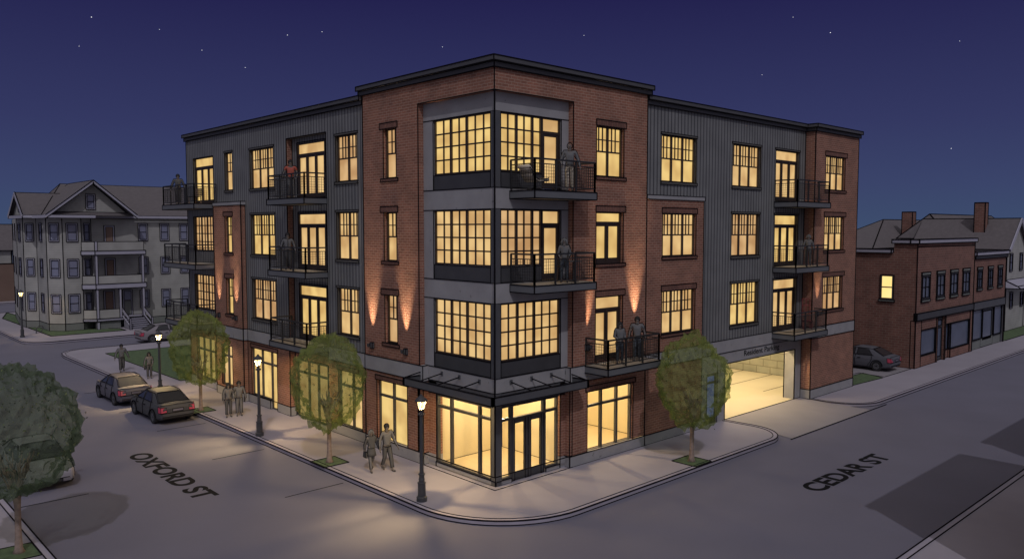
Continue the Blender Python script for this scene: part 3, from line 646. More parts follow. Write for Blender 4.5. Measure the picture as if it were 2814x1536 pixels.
sconce(TR, 4.52, 4.6, 1200); sconce(TR, 7.5, 4.9, 1700); sconce(RT, 22.75, 4.6, 500)

# ------------------------------------------------------------------ street lamps
def street_lamp(loc, label, h=3.66, energy=480, aim=None):
    t = thing('street_lamp', label, 'street lamp', loc, 0, 'street lamps'); k = h/3.66
    p = MB(); p.lathe([(0, 0), (.18, 0), (.18, .14), (.135, .17), (.13, .60), (.145, .61), (.145, .64), (.10, .66), (.095, .74), (.11, .75), (.095, .78), (.09, .88), (.115, .90), (.115, .94), (.07, .96), (.06, 2.93*k), (.12, 2.95*k), (.12, 3.0*k), (.06, 3.02*k), (.06, 3.10*k), (.10, 3.12*k), (.10, 3.15*k), (0, 3.15*k)], 'lampmetal', 20)
    p.build('pole', t, smooth=False)
    g = MB(); g.lathe([(.10, 3.152*k), (.17, 3.42*k)], 'lampglow', 6); go = g.build('lantern_glass', t)
    c = MB()
    for i in range(6):
        a = math.pi*i/3; c.bar((.105*math.cos(a), .105*math.sin(a), 3.15*k), (.177*math.cos(a), .177*math.sin(a), 3.42*k), .018, 'lampmetal')
    c.lathe([(.22, 3.42*k), (.22, 3.44*k), (.15, 3.52*k), (.07, 3.58*k), (.045, 3.60*k), (.045, 3.63*k), (0, 3.66*k)], 'lampmetal', 12); c.build('lantern_cap', t)
    L = bpy.data.lights.new('lamp_bulb', 'POINT'); L.energy = energy; L.color = (1, .70, .32); L.shadow_soft_size = .02
    o = bpy.data.objects.new('lamp_bulb', L); COL.objects.link(o); o.parent = t; o.location = (0, 0, 3.46*k); go.visible_shadow = True
    if aim:   # aimed spot added in the lantern to throw a pool of light over the kerb
        S = bpy.data.lights.new('pool_spot', 'SPOT'); S.energy = energy*1.9; S.color = (1, .72, .32); S.spot_size = R_(58); S.spot_blend = 1; S.shadow_soft_size = .07
        q = bpy.data.objects.new('pool_spot', S); COL.objects.link(q); q.parent = t; q.location = (0, 0, 3.45*k)
        q.rotation_euler = (Vector((aim[0]-loc[0], aim[1]-loc[1], -3.45)).normalized()).to_track_quat('-Z', 'Y').to_euler()
    return t
street_lamp((-2.78, .63, 0), 'black lantern street lamp nearest the corner shop, right of the walking couple', aim=(-4.7, .2))
street_lamp((-2.99, 12.4, 0), 'black lantern street lamp on the sidewalk between two street trees', aim=(-4.9, 12.4))
street_lamp((-3.3, 23.8, 0), 'black lantern street lamp rising behind the two kerbside sedans', aim=(-5.0, 23.6))
street_lamp((-3.28, 56.4, 0), 'black lantern street lamp by the cream triple decker at far left', 4.05, 130)

# ------------------------------------------------------------------ trees
def tree(loc, label, seed, shell='crownshell', rx=1.36, rz=1.80, zc=3.22, sp=.45, leaves=600):
    rnd = random.Random(seed); t = thing('street_tree', label, 'tree', loc, 0, 'street trees')
    k = MB(); k.tube([(0, 0, -.01), (0, 0, .12), (.0, 0, .5), (.01, 0, 1.3), (0, 0, 1.62)], [.17, .11, .085, .08, .11], 'bark', 12)
    for i in range(13):
        a = 2*math.pi*i/13+rnd.uniform(-.2, .2); s_ = sp*rnd.uniform(.35, 1.0)
        p = [(.05*math.cos(a), .05*math.sin(a), 1.5)]
        for q in (.35, .7, 1): p.append((s_*q**1.2*math.cos(a)+rnd.uniform(-.03, .03), s_*q**1.2*math.sin(a)+rnd.uniform(-.03, .03), 1.5+1.0*q))
        k.tube(p, [.045, .035, .027, .02], 'bark', 6)
        for j in range(3):
            b = a+rnd.uniform(-.9, .9); q = p[2+(j > 1)]
            k.tube([q, (q[0]+.09*math.cos(b), q[1]+.09*math.sin(b), q[2]+.14), (q[0]+.13*math.cos(b), q[1]+.13*math.sin(b), q[2]+.3)], [.02, .017, .013], 'bark', 5)
    k.build('trunk', t, smooth=True)
    bm = bmesh.new(); bmesh.ops.create_icosphere(bm, subdivisions=5, radius=1)
    def disp(d):
        o = Vector((seed*7.1, seed*3.3, 0))
        return 1+.13*noise.noise(d*2.2+o)+.13*noise.noise(d*5.5+o)-.26*abs(noise.noise(d*6.5+o))-.14*abs(noise.noise(d*14+o))+.10
    def shape(d, f=1.0):
        r = disp(d)*f; w = 1-.22*max(0, d.z)**2-.05*max(0, -d.z)
        return Vector((d.x*rx*w*r, d.y*rx*w*r, d.z*rz*r+zc))
    c = MB(); vs = [shape(v.co.normalized()) for v in bm.verts]; c.add(vs, [tuple(v.index for v in f.verts) for f in bm.faces], shell); bm.free()
    for i in range(leaves):
        d = Vector((rnd.gauss(0, 1), rnd.gauss(0, 1), rnd.gauss(0, 1))).normalized(); cl = noise.noise(d*4.5+Vector((seed, 9, 2)))
        if rnd.random() > .55+.9*cl: continue
        p = shape(d, rnd.uniform(.86, 1.045)); s_ = rnd.uniform(.022, .045)
        q = Vector((rnd.gauss(0, 1), rnd.gauss(0, 1), rnd.gauss(0, 1))).normalized(); a = q.orthogonal().normalized()*s_; b = q.cross(a)*.65
        c.face([p-a, p-b, p+a, p+b], 'leafm' if rnd.random() < .62 else 'leafd')
    c.build('crown', t); return t
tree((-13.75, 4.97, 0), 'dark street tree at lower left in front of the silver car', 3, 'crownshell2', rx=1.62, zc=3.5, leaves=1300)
tree((-2.95, 19.1, 0), 'translucent green street tree beside the nearer kerbside sedan', 5)
tree((-2.78, 6.72, 0), 'translucent green street tree on the left sidewalk just left of the walking couple', 8)
tree((7.78, -2.95, 0), 'translucent green street tree left of the garage entrance on the right sidewalk', 11)

# ------------------------------------------------------------------ cars (local: +y forward, origin at ground centre)
def car(loc, rz, paintm, label, L=4.45):
    t = thing('parked_car', label, 'car', loc, rz); W = .87
    # stations rear -> front : y, zlow, belt z, half width
    S = [(-L/2, .42, .80, .72), (-L/2+.06, .30, .95, .80), (-L/2+.35, .22, 1.00, .85), (-1.35, .20, 1.0, .87), (-.4, .18, .97, .88), (.6, .18, .95, .88), (1.15, .19, .93, .88), (1.6, .20, .86, .87), (L/2-.22, .22, .76, .82), (L/2-.04, .28, .66, .72), (L/2, .38, .56, .64)]
    b = MB(); i = b.mi(paintm); n = 0
    for y, zl, zt, w in S:
        h = zt-zl; half = [(0, zl), (w*.86, zl), (w*.97, zl+.12*h), (w, zl+.42*h), (w*.985, zl+.72*h), (w*.92, zt-.06*h), (w*.80, zt), (w*.4, zt+.02), (0, zt+.03)]
        ring = [(x, z) for x, z in half]+[(-x, z) for x, z in half[-2:0:-1]]; n = len(ring)
        for x, z in ring: b.v.append((x, y, z))
    for k in range(len(S)-1):
        for j in range(n): u = (j+1) % n; b.f.append((k*n+j, k*n+u, (k+1)*n+u, (k+1)*n+j)); b.m.append(i)
    for k, rev in ((0, False), (len(S)-1, True)):
        b.f.append(tuple(k*n+j for j in range(n))[::(-1 if rev else 1)]); b.m.append(i)
    # cabin
    low = [(-1.72, .74), (-1.1, .80), (.2, .81), (1.18, .76)]; high = [(-.98, .58), (-.72, .62), (.12, .62), (.32, .58)]
    zb = [.99, .99, .965, .93]; zh = [1.38, 1.42, 1.44, 1.40]
    cv = []
    for (yl, wl), (yh, wh), z0, z1 in zip(low, high, zb, zh):
        cv.append([(-wl, yl, z0-.03), (-wh-.02, yh, z1-.05), (-wh+.12, yh, z1), (wh-.12, yh, z1), (wh+.02, yh, z1-.05), (wl, yl, z0-.03)])
    base_i = len(b.v)
    for r in cv: b.v += r
    for k in range(3):
        for j in range(5): b.f.append((base_i+k*6+j, base_i+k*6+j+1, base_i+(k+1)*6+j+1, base_i+(k+1)*6+j)); b.m.append(i)
    for k in (0, 3): b.f.append(tuple(base_i+k*6+j for j in range(6))); b.m.append(i)
    w = .018
    for s in (-1, 1):   # panel lines
        b.inks([(s*.885, .95, .28), (s*.885, .98, .7), (s*.83, .95, .93)], w); b.inks([(s*.885, .05, .28), (s*.888, .08, .7), (s*.83, .05, .95)], w); b.inks([(s*.885, -.75, .32), (s*.885, -.98, .65), (s*.84, -1.0, .96)], w)
        b.inks([(s*.885, -.8, .26), (s*.885, .95, .24)], w); b.inks([(s*.80, -1.1, 1.0), (s*.81, .2, .99), (s*.77, 1.15, .95)], w)
        b.inks([(s*.74, -1.72, 1.0), (s*.60, -.98, 1.37), (s*.64, -.72, 1.40), (s*.64, .12, 1.42), (s*.60, .34, 1.38), (s*.77, 1.2, .94)], w)
        b.inks([(s*.62, 1.2, .945), (s*.55, L/2-.25, .79)], w*.7)
    b.inks([(-.5, -.98, 1.395), (.5, -.98, 1.395)], w); b.inks([(-.7, -1.74, 1.03), (.7, -1.74, 1.03)], w); b.inks([(-.5, .34, 1.415), (.5, .34, 1.415)], w); b.inks([(-.7, 1.2, .96), (.7, 1.2, .96)], w)
    b.inks([(-.80, -L/2-.002, .60), (.80, -L/2-.002, .60)], w); b.inks([(-.72, -L/2+.0, .42), (.72, -L/2+.0, .42)], w); b.inks([(-.8, -L/2+.06, .97), (.8, -L/2+.06, .97)], w); b.inks([(-.72, -L/2+.03, .32), (.72, -L/2+.03, .32)], w)
    b.inks([(-.6, L/2+.004, .42), (.6, L/2+.004, .42)], w)
    body = b.build('body', t)
    g = MB()
    def lerp(A, Bp, f): return Vector(A).lerp(Vector(Bp), f)
    def pane(q, off, mat='cglass', m=.12):
        c = sum((Vector(p) for p in q), Vector())/4; q = [Vector(p).lerp(c, m)+Vector(off) for p in q]; g.face(q, mat); g.inks([tuple(p) for p in q], w*.8, True)
    pane([(-.74, -1.72, .99), (.74, -1.72, .99), (.58, -.98, 1.37), (-.58, -.98, 1.37)], (0, -.012, .02), m=.07)
    pane([(-.76, 1.18, .94), (.76, 1.18, .94), (.58, .33, 1.39), (-.58, .33, 1.39)], (0, .012, .02), m=.07)
    for s in (-1, 1):
        pane([(s*.805, -1.08, .98), (s*.81, .02, .975), (s*.63, .0, 1.39), (s*.62, -.74, 1.37)], (s*.012, 0, .005), m=.09)
        pane([(s*.81, .08, .975), (s*.77, 1.08, .95), (s*.61, .34, 1.36), (s*.635, .08, 1.385)], (s*.012, 0, .005), m=.09)
    g.build('window', t)
    for s in (-1, 1):
        q = MB(); q.hexa([(s*.80, -L/2-.01, .62), (s*.52, -L/2-.018, .64), (s*.52, -L/2+.1, .64), (s*.85, -L/2+.22, .62), (s*.79, -L/2+.03, .88), (s*.53, -L/2+.02, .86), (s*.53, -L/2+.12, .86), (s*.84, -L/2+.26, .90)], 'tail', .014); q.build('tail_light', t)
        q = MB(); q.hexa([(s*.44, L/2-.012, .52), (s*.68, L/2-.07, .52), (s*.80, L/2-.30, .58), (s*.5, L/2-.2, .6), (s*.42, L/2-.05, .64), (s*.64, L/2-.09, .66), (s*.79, L/2-.34, .76), (s*.5, L/2-.3, .74)], 'head', .014); q.build('headlight', t)
        q = MB(); q.ball((s*.95, .95, 1.0), .09, paintm, (1.1, .6, .75)); q.bar((s*.80, .95, .95), (s*.93, .95, .97), .04, paintm); q.build('mirror', t, smooth=True)
        q = MB(); q.bar((s*.89, -.1, .78), (s*.89, -.3, .78), .03, 'ink'); q.bar((s*.89, .82, .76), (s*.89, .65, .76), .03, 'ink'); q.build('door_handle', t)
    q = MB(); q.box(-.25, -L/2-.025, .66, .25, -L/2+.02, .78, 'plate', .014); q.build('number_plate', t)
    q = MB(); q.box(-.38, L/2-.02, .30, .38, L/2+.012, .40, 'grille', .012); q.box(-.72, L/2-.14, .30, -.5, L/2-.045, .40, 'grille', .01); q.box(.5, L/2-.14, .30, .72, L/2-.045, .40, 'grille', .01)
    q.hexa([(-.3, L/2-.0, .49), (.3, L/2-.0, .49), (.3, L/2-.1, .49), (-.3, L/2-.1, .49), (-.4, L/2-.03, .60), (.4, L/2-.03, .60), (.4, L/2-.1, .60), (-.4, L/2-.1, .60)], 'grille', .01); q.build('grille', t)
    for y in (-1.33, 1.32):
        for s in (-1, 1):
            q = MB(); prof = [(.22, -.1), (.31, -.1), (.33, -.06), (.33, .06), (.31, .1), (.2, .1)]
            for (r0, a0), (r1, a1) in zip(prof, prof[1:]):
                for j in range(20):
                    A, Bq = 2*math.pi*j/20, 2*math.pi*(j+1)/20; f = lambda r, a, x: (s*(.80+x), y+r*math.cos(a), .33+r*math.sin(a)); q.face([f(r0, A, a0), f(r0, Bq, a0), f(r1, Bq, a1), f(r1, A, a1)], 'tire')
            wo = q.build('wheel', t); q = MB()
            for j in range(10):
                A, Bq = 2*math.pi*j/10, 2*math.pi*(j+.6)/10; f = lambda r, a: (s*.89, y+r*math.cos(a), .33+r*math.sin(a)); q.face([f(.06, A), f(.21, A), f(.21, Bq), f(.06, Bq)], 'rim')
            for j in range(20): A, Bq = 2*math.pi*j/20, 2*math.pi*(j+1)/20; f = lambda r, a, x=.885: (s*x, y+r*math.cos(a), .33+r*math.sin(a)); q.face([f(.19, A), f(.22, A), f(.22, Bq), f(.19, Bq)], 'rim'); q.face([f(0, A), f(.2, A, .86), f(.2, Bq, .86), f(0, Bq)], 'grille')
            q.build('rim', wo)
            # dark wheel arch
            q = MB()
            for j in range(12):
                A, Bq = math.pi*j/12-.1, math.pi*(j+1)/12-.1; q.ink((s*.885, y+.38*math.cos(A), .33+.38*math.sin(A)), (s*.885, y+.38*math.cos(Bq), .33+.38*math.sin(Bq)), .03)
            q.build('wheel_arch', t)
    return t
car((-4.75, 25.35, -.15), 0, 'car1', 'grey violet sedan parked at the kerb, farther of the two behind the lamp')
car((-4.62, 19.85, -.15), 0, 'car2', 'dark grey sedan parked at the kerb, nearer one beside the street tree')
car((-11.6, 13.0, -.15), math.pi, 'car3', 'silver car facing the viewer behind the dark tree at lower left')
car((5.3, 47.35, -.15), -math.pi/2, 'car4', 'pale silver sedan parked side-on by the steps of the cream house')
car((34.15, 1.72, .01), 0, 'car5', 'slate grey sedan parked beside the brick storefront building wall')

# ------------------------------------------------------------------ people (local: facing +x, feet at z=0)
def skin_obj(name, verts, edges, radii, mat, parent, root=0, sub=1):
    me = bpy.data.meshes.new(name); me.from_pydata(verts, edges, []); me.materials.append(M[mat])
    o = bpy.data.objects.new(name, me); COL.objects.link(o); o.parent = parent
    o.modifiers.new('skin', 'SKIN'); o.modifiers['skin'].use_smooth_shade = True
    if sub: s = o.modifiers.new('sub', 'SUBSURF'); s.levels = sub; s.render_levels = sub
    for i, r in enumerate(radii):
        d = me.skin_vertices[0].data[i]; d.radius = r if isinstance(r, tuple) else (r, r); d.use_root = (i == root)
    return o
class Sk:
    def __init__(s): s.v = []; s.e = []; s.r = []
    def a(s, p, r, par=None):
        s.v.append(tuple(p)); s.r.append(r); k = len(s.v)-1
        if par is not None: s.e.append((par, k))
        return k
def person(label, loc, rz, h=1.75, legs=(0, 0), arms=None, top='grey1', bottom='grey3', hair='hair', hairlen=0, female=False, coat=False, sleeve=True, bag=False, tie=False, lookz=0):
    t = thing('person', label, 'person', loc, rz); t.scale = (1, 1, 1); k = h/1.75
    sw = .165 if female else .20; hw = .095 if female else .085
    Z = lambda x, y, z: (x*k, y*k, z*k)
    if arms is None: arms = ((0, 0), (0, 0))
    # leg: forward swing in metres at the foot, knee bent for the rear foot
    def leg(s, f): 
        rear = f < -.05
        return [(0, s*hw, .92), (f*.45+(.06 if rear else .04), s*hw*1.05, .50), (f, s*hw*1.1, .085+(.07 if rear else 0)), (f+.15, s*hw*1.25, .03+(.01 if rear else 0))]
    def arm(s, kind):
        fw, out = kind[:2]; bend = kind[2] if len(kind) > 2 else .1
        sh = Vector((0, s*sw, 1.43)); el = sh+Vector((fw*.5-.02, s*(.05+out*.5), -.29)); wr = el+Vector((fw*.5+bend, s*(out*.5)-s*(.0 if bend < .15 else .10), -.25+max(0, bend-.1)*.75)); return sh, el, wr
    s = Sk(); B0 = s.a(Z(0, 0, .95), .115*k); w1 = s.a(Z(.0, 0, 1.12), .10*k, B0); c1 = s.a(Z(0, 0, 1.32), (.115*k, .125*k), w1); nk = s.a(Z(0, 0, 1.49), .05*k, c1)
    j = s.a(Z(.01, 0, 1.56), .062*k, nk); hd = s.a(Z(.01, 0, 1.64), .088*k, j); tp = s.a(Z(0, 0, 1.70), .070*k, hd)
    s.a(Z(.105, 0, 1.605), .012*k, hd)   # nose
    for q in (-1, 1):
        L = leg(q, legs[0] if q < 0 else legs[1]); a = s.a(Z(*L[0]), .085*k, B0); b = s.a(Z(*L[1]), .055*k, a); c = s.a(Z(*L[2]), .038*k, b); s.a(Z(*L[3]), .032*k, c)
        sh, el, wr = arm(q, arms[0] if q < 0 else arms[1])
        a = s.a(Z(*sh), .058*k, c1); b = s.a(Z(*el), .038*k, a); c = s.a(Z(*wr), .026*k, b)
        d = (wr-el).normalized(); palm = wr+d*.06; pm = s.a(Z(*palm), (.018*k, .034*k), c); side = Vector((1, 0, 0)) if abs(d.x) < .7 else Vector((0, 1, 0))
        inn = Vector((0, -q, 0))
        for fi, fl in enumerate((.060, .072, .068, .052)):
            o = side*(.026-fi*.017); m_ = palm+d*(.035)+o; e1 = m_+d*fl*.55+inn*.006; e2 = e1+d*fl*.4+inn*.02
            a1 = s.a(Z(*m_), .0095*k, pm); a2 = s.a(Z(*e1), .0085*k, a1); s.a(Z(*e2), .0075*k, a2)
        th = wr+d*.03+side*.035+inn*.01; a1 = s.a(Z(*th), .011*k, pm); s.a(Z(*(th+d*.035+side*.012+inn*.008)), .009*k, a1)
    skin_obj('body', s.v, s.e, s.r, 'skin', t, B0)
    # trousers
    s = Sk(); B0 = s.a(Z(0, 0, .95), .135*k)
    for q in (-1, 1):
        L = leg(q, legs[0] if q < 0 else legs[1]); a = s.a(Z(*L[0]), .098*k, B0); b = s.a(Z(*L[1]), (.064 if female else .076)*k, a); e = Vector(L[2]); s.a(Z(e.x, e.y, e.z+.04), (.05 if female else .068)*k, b)
    s.a(Z(0, 0, 1.03), .128*k, B0); skin_obj('trousers', s.v, s.e, s.r, bottom, t, B0)
    for q in (-1, 1):
        L = leg(q, legs[0] if q < 0 else legs[1]); s = Sk(); e = Vector(L[2]); a = s.a(Z(e.x-.05, e.y, e.z-.035), .042*k); b = s.a(Z(e.x+.06, e.y+q*.01, e.z-.04), .045*k, a); s.a(Z(e.x+.17, e.y+q*.03, e.z-.05), .034*k, b)
        skin_obj('shoe', s.v, s.e, s.r, 'shoe', t, 0)
    # top
    s = Sk(); hem = .86 if coat else .95
    B0 = s.a(Z(0, 0, 1.14), (.125 if female else .14)*k); b = s.a(Z(0, 0, hem), (.16 if coat else .145)*k, B0); c1 = s.a(Z(0, 0, 1.33), .142*k, B0); s.a(Z(0, 0, 1.47), .075*k, c1)
    for q in (-1, 1):
        sh, el, wr = arm(q, arms[0] if q < 0 else arms[1]); a = s.a(Z(*sh), .076*k, c1)
        if sleeve: b = s.a(Z(*el), .055*k, a); s.a(Z(*el.lerp(wr, .92)), .040*k, b)
        else: s.a(Z(*sh.lerp(el, .55)), .066*k, a)
    skin_obj('coat' if coat else 'shirt', s.v, s.e, s.r, top, t, B0)
    if coat:
        q = MB(); q.lathe([(.15*k, 1.0*k), (.19*k, .80*k), (.215*k, .66*k), (.20*k, .66*k), (.14*k, .98*k)], top, 18); q.build('coat_skirt', t, smooth=True)
    # face details
    f = MB()
    for q in (-1, 1): f.ball(Z(.088, q*.032, 1.635), .011*k, 'hair', (.6, 1, .8), 6, 4); f.bar(Z(.088, q*.02, 1.662), Z(.086, q*.048, 1.66), .008*k, 'hair')
    f.bar(Z(.093, -.022, 1.572), Z(.093, .022, 1.572), .010*k, 'wood')
    for q in (-1, 1): f.ball(Z(.005, q*.09, 1.625), .024*k, 'skin', (.7, .4, 1.2), 8, 5)
    f.build('face', t, smooth=True)
    # hem, collar and cuff seams
    f = MB()
    f.tube([Z(.10*math.cos(a_)*.9, .085*math.sin(a_), 1.49+.02*(-math.cos(a_))) for a_ in [i*math.pi/6 for i in range(13)]], .008*k, 'ink', 5); f.build('collar', t)
    # dark seams down the sides of trousers and top
    f = MB(); w_ = .016*k
    for q in (-1, 1):
        L = leg(q, legs[0] if q < 0 else legs[1]); rr = (.085, .062, .052) if female else (.09, .074, .066)
        for e in (-1, 1):
            if e*q < 0: f.tube([Z(L[i][0], L[i][1]+e*rr[i]*.95, L[i][2]-(.12 if i == 0 else 0)+(.05 if i == 2 else 0)) for i in range(3)], w_, 'ink', 5)
            else: f.tube([Z(L[i][0], L[i][1]+e*rr[i], L[i][2]+(.05 if i == 2 else 0)) for i in range(3)], w_, 'ink', 5)
        sh, el, wr = arm(q, arms[0] if q < 0 else arms[1])
        f.tube([Z(-.01, q*.06, 1.50), Z(sh.x, sh.y+q*.02, sh.z+.065), Z(sh.x, sh.y+q*.07, sh.z-.03), Z(el.x, el.y+q*.055, el.z), Z(wr.x, wr.y+q*.035, wr.z)], w_, 'ink', 5)
        f.tube([Z(sh.x, sh.y-q*.055, sh.z-.13), Z(el.x, el.y-q*.05, el.z), Z(wr.x, wr.y-q*.035, wr.z)], w_, 'ink', 5)
        f.tube([Z(0, q*.135, 1.26), Z(0, q*.135, 1.1), Z(0, q*.15, .97)], w_, 'ink', 5)
    f.tube([Z(.15*math.cos(a_), .15*math.sin(a_), .93 if not coat else .985) for a_ in [i*math.pi/8 for i in range(17)]], w_*.9, 'ink', 5)
    f.build('seam', t)
    f = MB(); f.tube([Z(.01, .098*math.sin(a_), 1.645+.118*math.cos(a_)) for a_ in [i*math.pi/8-math.pi*.82 for i in range(14)]], w_, 'ink', 5); f.build('hairline', t)
    if hair:
        q = MB(); q.ball(Z(-.015, 0, 1.665), .108*k, hair, (1.0, .95, .95), 14, 10)
        if hairlen:
            q.tube([Z(-.03, 0, 1.68), Z(-.07, 0, 1.58), Z(-.085, 0, 1.56-hairlen)], [.09*k, .105*k, .05*k], hair, 12)
            for e in (-1, 1): q.tube([Z(.02, e*.075, 1.70), Z(.035, e*.098, 1.60), Z(.03, e*.10, 1.56-hairlen*.7)], [.03*k, .04*k, .022*k], hair, 8)
        q.build('hair', t, smooth=True)
    if bag: q = MB(); q.hexa([Z(*p) for p in ((-.14, -.30, .62), (.12, -.30, .62), (.12, -.22, .62), (-.14, -.22, .62), (-.10, -.29, .86), (.09, -.29, .86), (.09, -.23, .86), (-.10, -.23, .86))], 'grey3', .012); q.tube([Z(-.08, -.26, .86), Z(-.03, -.25, 1.0), Z(.06, -.26, .86)], .010*k, 'grey3', 6); q.build('handbag', t)
    if tie: q = MB(); q.hexa([Z(*p) for p in ((.145, -.02, 1.12), (.145, .02, 1.12), (.155, .03, 1.14), (.155, -.03, 1.14), (.10, -.015, 1.47), (.10, .015, 1.47), (.12, .015, 1.47), (.12, -.015, 1.47))], 'grey3'); q.build('tie', t)
    return t
tocam = lambda x, y: math.atan2(-20.8-y, -18.5-x)
person('woman in long hair and short coat walking on the left of the corner couple', (-2.2, 4.62, 0), R_(-98), 1.60, (.20, -.28), ((-.12, .05), (.08, .10)), 'grey1', 'grey2', 'hair2', .16, True, True, bag=True)
person('man in grey sweater walking on the right of the corner couple', (-1.72, 4.28, 0), R_(-92), 1.80, (-.16, .22), ((-.02, .08), (.10, .10)), 'grey2', 'grey1', 'hair', 0)
person('woman with dark hair standing left in the sidewalk pair near the middle lamp', (-2.52, 16.75, 0), R_(-100), 1.68, (.05, -.02), ((.0, .05), (-.02, .1, .2)), 'grey2', 'grey1', 'hair', .12, True)
person('man in open collar shirt right in the sidewalk pair near the middle lamp', (-2.0, 16.7, 0), R_(-110), 1.72, (.04, .02), ((.0, .1), (.0, .06)), 'grey2', 'grey2', 'hair', 0)
person('man in long shirt walking alone far up the left sidewalk', (-2.36, 33.4, 0), R_(-95), 1.78, (.08, -.06), ((.05, .16), (-.04, .16)), 'grey2', 'grey1', 'hair', 0)
person('person carrying a bag on the far sidewalk just left of the rear lamp', (-1.85, 29.85, 0), R_(-100), 1.62, (.05, -.02), ((-.02, .1), (.0, .05, .16)), 'grey2', 'grey1', 'hair', .06, True, bag=True)
person('bald man in pale shirt standing on the top corner balcony', (2.78, -.95, 10.53), tocam(2.7, -.9), 1.74, (.02, -.02), ((.02, .14, .2), (.0, .12)), 'grey2', 'beige', None, 0)
person('long haired woman in grey top standing on the middle corner balcony', (2.62, -.85, 7.22), tocam(2.6, -.85), 1.62, (.02, 0), ((.0, .05, .25), (.0, .05, .25)), 'grey2', 'jeans', 'hair2', .15, True)
person('woman with dark hair and folded arms on the low right balcony', (5.70, -.95, 3.88), tocam(5.7, -.9)+.35, 1.66, (.02, 0), ((.05, .02, .3), (.05, .02, .3)), 'grey2', 'jeans', 'hair', .14, True)
person('man in t-shirt beside the woman on the low right balcony', (6.80, -.95, 3.88), tocam(6.8, -.9), 1.78, (.02, 0), ((.0, .08), (.0, .08)), 'grey2', 'jeans', 'hair', 0, sleeve=False)
person('person in pale top on the middle balcony of the right end', (21.25, -.85, 7.23), tocam(21, -.8), 1.64, (.02, 0), ((.0, .08), (.0, .08)), 'grey2', 'grey2', 'hair2', .05, True)
person('man in red t-shirt on the top balcony of the left wing', (-.85, 13.2, 10.57), tocam(-.8, 13.2), 1.76, (.04, -.02), ((.0, .12), (.0, .1, .2)), 'redcloth', 'grey2', 'hair', 0, sleeve=False)
person('man in white shirt and dark tie on the left wing middle balcony', (-.85, 13.6, 7.26), tocam(-.8, 13.6), 1.72, (.03, -.02), ((.0, .1), (.0, .1)), 'grey2', 'grey1', 'hair', 0, tie=True)
person('man in sweater at the far left top balcony rail', (-1.0, 26.65, 10.57), tocam(-1, 26.6), 1.76, (.03, -.02), ((.1, .14), (.1, .14)), 'grey1', 'grey3', 'hair', 0)

# balcony furniture
t = thing('lounge_chair', 'beige shell lounge chair on the top corner balcony', 'chair', (1.15, -.75, 10.53), 0)
q = MB(); pts = [(-.50, .82), (-.42, .78), (-.33, .60), (-.20, .38), (-.05, .33), (.35, .36), (.46, .40)]
for (x0, z0), (x1, z1) in zip(pts, pts[1:]): q.hexa([(x0, -.3, z0-.05), (x1, -.3, z1-.05), (x1, .3, z1-.05), (x0, .3, z0-.05), (x0, -.3, z0+.04), (x1, -.3, z1+.04), (x1, .3, z1+.04), (x0, .3, z0+.04)], 'beige')
q.inks([(x, -.3, z+.045) for x, z in pts], .018); q.inks([(x, -.3, z-.05) for x, z in pts], .018); q.build('seat', t, smooth=True)
for a in range(4): q = MB(); an = math.pi/4+a*math.pi/2; q.tube([(.1, 0, .3), (.1, 0, .12), (.1+.3*math.cos(an), .3*math.sin(an), .02)], .016, 'lampmetal', 6); q.build('leg', t)
t = thing('bar_table', 'small round bistro table beside the woman on the middle corner balcony', 'table', (3.3, -.7, 7.22))
q = MB(); q.lathe([(0, .74), (.30, .74), (.30, .77), (0, .77)], 'grey2', 20); q.build('table_top', t); q = MB(); q.lathe([(.03, 0), (.03, .74)], 'lampmetal', 8); q.lathe([(.0, .03), (.2, .02), (.2, 0)], 'lampmetal', 16); q.build('pedestal', t)
t = thing('bar_stool', 'dark slatted stool standing beside the bistro table', 'stool', (2.98, -.42, 7.22))
q = MB(); q.box(-.17, -.17, .55, .17, .17, .59, 'wood', .012); q.build('seat', t)
for sx in (-.14, .14):
    for sy in (-.14, .14): q = MB(); q.bar((sx, sy, 0), (sx*.85, sy*.85, .55), .03, 'wood'); q.build('leg', t)
t = thing('garden_chair', 'red high backed chair on the low balcony at right end', 'chair', (21.75, -.62, 3.83), R_(-140))
q = MB(); q.box(-.24, -.24, .42, .24, .24, .46, 'redpaint', .015); q.build('seat', t)
q = MB()
for yy in (-.2, 0, .2): q.bar((-.25, yy, .44), (-.32, yy, 1.6), .025, 'redpaint')
for z in (.9, 1.25, 1.6): q.bar((-.28-.04*(z-.9), -.22, z), (-.28-.04*(z-.9), .22, z), .028, 'redpaint')
q.build('backrest', t)
for sx in (-.2, .2):
    for sy in (-.2, .2): q = MB(); q.bar((sx, sy, 0), (sx, sy, .42), .035, 'redpaint'); q.build('leg', t)
t = thing('slatted_chair', 'low brown slatted chair on the far left top balcony', 'chair', (-.95, 24.3, 10.57), R_(200))
q = MB()
for i in range(5): q.box(-.25, -.25+i*.1, .38, .25, -.19+i*.1, .41, 'wood', .01)
q.build('seat', t); q = MB()
for i in range(4): q.box(-.27, -.25, .45+i*.11, -.24, .25, .53+i*.11, 'wood', .01)
q.build('backrest', t)
for sx in (-.22, .22):
    for sy in (-.22, .22): q = MB(); q.bar((sx, sy, 0), (sx, sy, .38), .04, 'wood'); q.build('leg', t)

